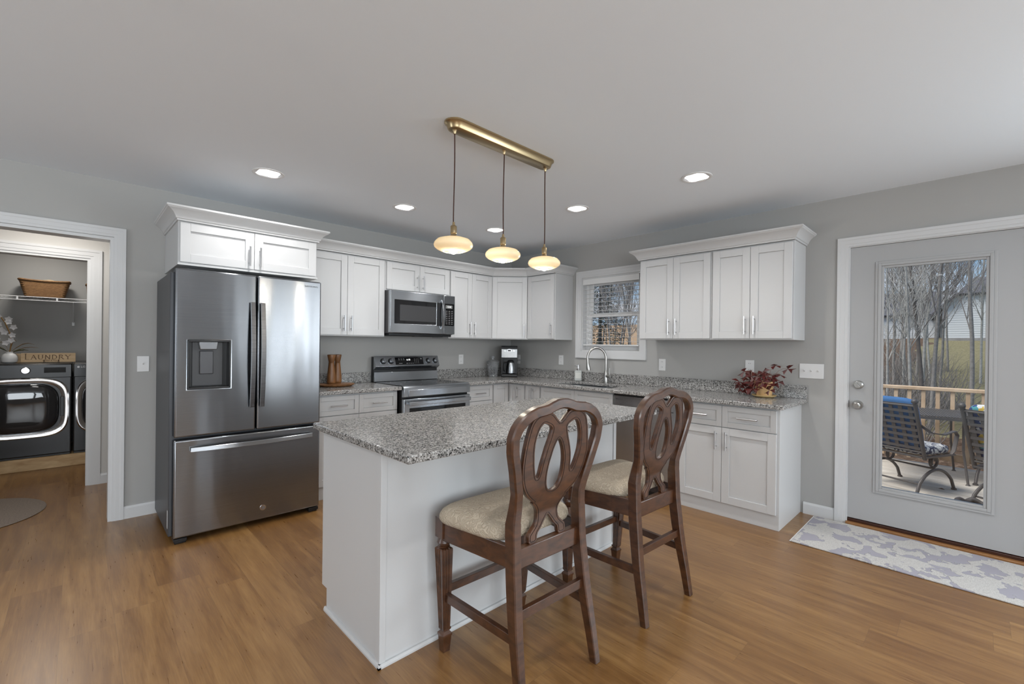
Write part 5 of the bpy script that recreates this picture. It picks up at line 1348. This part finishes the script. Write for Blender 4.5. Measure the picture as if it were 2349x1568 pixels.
for x in (-0.42, 0.0, 0.42): m.box(x-0.015, x+0.015, -0.455, 0.455, 0.664, 0.689)
m.box(-0.435, 0.435, -0.475, -0.455, 0.664, 0.702); m.box(-0.435, 0.435, 0.455, 0.475, 0.664, 0.702)
m.build('tabletop', IRON, tb, smooth=0)
for x in (-0.32, 0.32):
    for y in (-0.33, 0.33):
        m = MB().tube([(x*1.1, y*1.1, 0.0), (x*1.1, y*1.1, 0.015), (x, y, 0.35), (x, y, 0.664)], [0.022, 0.011, 0.011, 0.011], 10); m.build('leg', IRON, tb)
o = MB()
for k in range(3):
    R_ = 0.19-0.03*k
    o.tube([(R_*math.cos(a*2*PI/40)*(1+0.06*math.sin(5*a*2*PI/40)), R_*math.sin(a*2*PI/40)*(1+0.06*math.cos(4*a*2*PI/40)), 0.024+0.034*k+0.012*math.sin(7*a*2*PI/40)) for a in range(40)], 0.020, 8, closed=True)
o = o.build('coiled_rope', IRON, None, smooth=60); o.location = (1.30, -4.33, DZ+0.008); tag(o, 'dark grey coil of rope lying on the deck boards', 'rope')
random.seed(11)
for k, (x, y) in enumerate(((1.62,-4.07),(2.1,-4.1))):
    m = MB(); P = [(0,0,0),(0.02,0.012,0.012),(0.05,0.0,0.008),(0.02,-0.012,0.013)]
    v = [m.bm.verts.new(p) for p in P]; m._f([v[0],v[1],v[2]]); m._f([v[0],v[2],v[3]])
    o = m.build('dead_leaf', M_('dead_leaf', (0.16,0.08,0.04), 0.8), None, smooth=0); q = o.modifiers.new('t', 'SOLIDIFY'); q.thickness = 0.001
    o.location = (x, y, DZ+0.002); o.rotation_euler = (0,0,k*1.9); tag(o, ('curled brown leaf on the deck near the rope coil','curled brown leaf on the deck under the blue cushioned chair')[k], 'leaf')

# ------------------------------------------------------------------ neighbouring house
SIDE = M_('white_siding', (0.66,0.68,0.69), 0.6); ROOFM = M_('grey_shingles', (0.10,0.10,0.115), 0.9, var=0.3, vs=6); STONE = M_('grey_stone', (0.30,0.29,0.28), 0.9, var=0.4, vs=4); GUT = M_('dark_gutter', (0.02,0.02,0.022), 0.5)
def siding_wall(mb, x, y0, y1, z0, z1, dz=0.12):
    z = z0
    while z < z1-0.01:
        t = min(z1, z+dz); mb.prism([(x-0.014, z), (x+0.1, z), (x+0.1, t), (x-0.004, t)], 'y', y0, y1); z = t
    return mb
hs = thing('neighbour_house', 'white sided house with dark grey roof up the slope behind the trees', 'house', (31, -4, 0))
def hl(mb): return mb.xf(Matrix.Translation((-31, 4, 0)))
hl(siding_wall(MB(), 30.0, -10.0, -3.0, 1.95, 4.30)).build('gable_wall', SIDE, hs, smooth=0)
hl(MB().box(29.95, 37, -10.02, -2.98, 0.6, 1.95)).build('stone_base', STONE, hs, smooth=0)
hl(siding_wall(MB(), 32.6, -3.0, 8.0, 1.7, 3.45)).build('wing_wall', SIDE, hs, smooth=0)
hl(MB().prism([(-3.0,1.9),(-3.0,3.0),(-3.25,3.4),(-3.6,4.35),(-10,4.35),(-10,1.9)], 'x', 30.1, 36.5)).build('house_core', SIDE, hs, smooth=0)
m = MB(); v = [m.bm.verts.new(p) for p in ((29.9,-10.5,4.34),(29.9,-3.55,4.34),(31.5,-4.2,5.35),(31.5,-10.5,5.05),(38,-10.5,5.0),(38,-2.6,3.4),(36,-4.2,5.35))]
m._f([v[0],v[1],v[2],v[3]]); m._f([v[1],v[5],v[6],v[2]]); m._f([v[3],v[2],v[6],v[4]])
hl(m).build('hip_roof', ROOFM, hs, smooth=0).modifiers.new('t','SOLIDIFY').thickness = 0.12
m = MB(); v = [m.bm.verts.new(p) for p in ((29.62,-3.5,4.33),(29.9,-2.4,3.1),(33.5,-2.4,3.1),(33.5,-3.5,4.7))]
m._f(v); hl(m).build('side_roof', ROOFM, hs, smooth=0).modifiers.new('t','SOLIDIFY').thickness = 0.10
m = MB(); v = [m.bm.verts.new(p) for p in ((32.45,-3.4,3.42),(32.45,8.5,3.42),(36,8.5,5.1),(36,-3.4,5.1))]
m._f(v); hl(m).build('wing_roof', ROOFM, hs, smooth=0).modifiers.new('t','SOLIDIFY').thickness = 0.12
m = MB(); m.box(29.84, 29.95, -10.5, -3.5, 4.22, 4.33); hl(m).build('gutter', GUT, hs, smooth=0)
m = MB(); m.box(32.40, 32.50, -3.2, 8.5, 3.31, 3.42); hl(m).build('gutter', GUT, hs, smooth=0)
m = MB().tube([(32.45,-2.75,3.3),(32.5,-2.75,3.1),(32.5,-2.75,1.7)], 0.05, 8); hl(m).build('downspout', GUT, hs)

# ------------------------------------------------------------------ bare trees, conifer, thickets
BARK = M_('grey_bark', (0.27,0.255,0.235), 0.95, var=0.5, vs=22); BARK2 = M_('pale_bark', (0.42,0.41,0.38), 0.95, var=0.5, vs=20); BARK3 = M_('dark_bark', (0.13,0.115,0.105), 0.95, var=0.5, vs=9)
TWIG = M_('twigs', (0.22,0.20,0.185), 0.95)
def bare_tree(seed, h, r, bark, label, loc, lean=0.06, fork=False, nb=14, group='bare trees behind the deck'):
    rnd = random.Random(seed)
    t = thing('bare_tree', label, 'tree', loc, 0, group)
    tr, br = MB(), MB()
    def limb(mb, p, d, L_, r_, depth, seg=6):
        pts, rs = [p.copy()], [r_]
        for k in range(seg):
            d = (d + Vector((rnd.uniform(-1,1), rnd.uniform(-1,1), rnd.uniform(-0.4,0.9)))*0.13).normalized()
            p = p + d*L_/seg; pts.append(p.copy()); rs.append(max(0.0035, r_*(1-0.75*(k+1)/seg)))
        mb.tube(pts, rs, 6 if depth < 2 else 4)
        if depth < 3:
            for k in range((5, 4, 3)[depth-1] if depth else 0):
                i = rnd.randint(1, seg-1); a = rnd.uniform(0, 6.28)
                side = Vector((math.cos(a), math.sin(a), rnd.uniform(0.4, 1.1))).normalized()
                nd = (d*0.75 + side*0.8).normalized()
                limb(br, pts[i], nd, L_*rnd.uniform(0.4, 0.62), max(0.004, rs[i]*0.5), depth+1, 4)
    d = Vector((rnd.uniform(-lean, lean), rnd.uniform(-lean, lean), 1)).normalized(); p = Vector((0,0,-0.15))
    pts, rs = [p.copy()], [r*1.25]; n = 12
    for k in range(n):
        d = (d + Vector((rnd.uniform(-1,1), rnd.uniform(-1,1), 0.4))*0.05).normalized(); p = p + d*h/n; pts.append(p.copy()); rs.append(r*(1-0.8*(k+1)/n)+0.005)
    tr.tube(pts, rs, 8)
    for k in range(nb):
        i = rnd.randint(3, n-1); a = rnd.uniform(0, 6.28); side = Vector((math.cos(a), math.sin(a), rnd.uniform(0.9, 2.2))).normalized()
        limb(br, pts[i], side, h*rnd.uniform(0.12, 0.28), rs[i]*0.36, 1)
    if fork:
        i = fork; limb(tr, pts[i], Vector((0.1, 0.45, 1)).normalized(), h*0.5, rs[i]*0.6, 1, 9)
    tr.build('trunk', bark, t, smooth=60); br.build('branches', TWIG if bark is not BARK2 else bark, t, smooth=60)
    return t
def at_px(px, dist):
    d = fwd + rt*((px-1174.5)/1030.08); d.z = 0; d.normalize()
    x, y = -4.137+d.x*dist, -4.304+d.y*dist
    return (x, y, gz(x, y)-0.05)
GL = 'slender leafless tree with darker grey bark beyond the deck railing'; GP = 'slender leafless tree with pale whitish bark beyond the deck railing'; GG = 'pale barked trees behind the deck'
protos = [bare_tree(101, 9.0, 0.030, BARK, GL, at_px(2052, 15)), bare_tree(102, 8.0, 0.026, BARK2, GP, at_px(2095, 13), group=GG), bare_tree(103, 9.5, 0.033, BARK, GL, at_px(2142, 14)), bare_tree(104, 7.5, 0.022, BARK2, GP, at_px(2122, 17), nb=20, group=GG), bare_tree(105, 8.5, 0.027, BARK, GL, at_px(2075, 19), nb=20)]
rnd = random.Random(4)
for k, (px, ds) in enumerate(((2026,16),(2038,13),(2062,22),(2068,15),(2084,18),(2102,20),(2110,15),(2130,13),(2136,19),(2156,18),(2176,22),(2250,20))):
    s_ = rnd.uniform(0.8, 1.15)
    copy_thing(protos[k % 5], at_px(px, ds), rnd.uniform(0, 6.28), None, None, (s_, s_, s_*rnd.uniform(0.9, 1.15)))
bare_tree(201, 9.0, 0.034, BARK, 'large forked grey tree standing in front of the white house siding', at_px(2226, 13), 0.03, 6, 8, None)
bare_tree(202, 9.0, 0.038, BARK3, 'leaning dark blackened tree trunk among the pale trees beyond the railing', at_px(2118, 13.5), 0.12, False, 10, None)
WL = 'bare tree on the tan hillside seen through the blind'
wt = bare_tree(301, 8.0, 0.036, BARK, WL, at_px(1404, 20), 0.05, 5, 12, 'bare trees outside the sink window')
for k, (px, ds) in enumerate(((1380,24),(1392,27),(1418,18),(1427,25),(1440,22),(1452,17),(1464,26),(1372,30),(1410,31),(1446,31))):
    s_ = rnd.uniform(0.75, 1.15); copy_thing(wt, at_px(px, ds), rnd.uniform(0, 6.28), WL, None, (s_, s_, s_))
# conifer
cx, cy, cz = at_px(1376, 22)
cf_ = thing('conifer', 'dark evergreen conifer outside the sink window', 'tree', (cx, cy, cz))
MB().tube([(0,0,-0.1),(0,0,5.6)], [0.12, 0.02], 8).build('trunk', BARK3, cf_)
m = MB(); rnd = random.Random(9)
for k in range(3600):
    z = 0.5+5.2*rnd.random()**1.2; R_ = (5.9-z)*0.30+0.08; a = rnd.uniform(0, 6.28); r1 = R_*rnd.uniform(0.35, 1.0); L_ = rnd.uniform(0.10, 0.22)
    c = Vector((r1*math.cos(a), r1*math.sin(a), z - 0.15*r1)); d = Vector((math.cos(a), math.sin(a), -0.25)); s = Vector((-math.sin(a), math.cos(a), 0))
    q = [m.bm.verts.new(p) for p in (c-d*L_*.3, c+s*0.035+Vector((0,0,-0.02)), c+d*L_, c-s*0.035+Vector((0,0,-0.02)))]
    m._f(q)
m.build('foliage', M_('conifer_green', (0.045,0.065,0.045), 0.9, var=0.4, vs=3), cf_, smooth=0)
# leafless thickets
def thicket(seed, loc, w, h, label, group):
    rnd = random.Random(seed); m = MB()
    for k in range(110):
        p = Vector((rnd.gauss(0, w*0.35), rnd.gauss(0, w*0.35), 0)); d = Vector((rnd.uniform(-.5,.5), rnd.uniform(-.5,.5), 1)).normalized()
        pts = [p.copy()]
        for i in range(4):
            d = (d+Vector((rnd.uniform(-1,1), rnd.uniform(-1,1), rnd.uniform(-.5,.3)))*0.28).normalized(); p = p+d*h*rnd.uniform(0.16, 0.34); pts.append(p.copy())
        m.tube(pts, [0.010,0.009,0.007,0.005,0.003], 4, caps=False)
    o = m.build('bare_shrub', TWIG, None, smooth=60); o.location = loc; tag(o, label, 'shrub', group); return o
SL = 'tangled leafless shrub on the leaf covered slope beyond the railing'
sh0 = thicket(1, at_px(2040, 14), 1.3, 1.6, SL, 'leafless shrubs beyond the railing'); 
for px, ds in ((2065,12),(2090,15),(2118,17),(2150,16),(2172,15),(2046,19),(2080,21),(2140,22)):
    c = copy_thing(sh0, at_px(px, ds), rnd.uniform(0, 6.28), SL); c.scale = (rnd.uniform(.4,.8),)*3
SL2 = 'tangled leafless shrub on the hillside outside the sink window'
for px, ds in ((1380,17),(1412,17),(1440,18),(1468,17)):
    c = copy_thing(sh0, at_px(px, ds), rnd.uniform(0, 6.28), SL2, 'leafless shrubs outside the sink window'); c.scale = (rnd.uniform(.5,.7),)*3
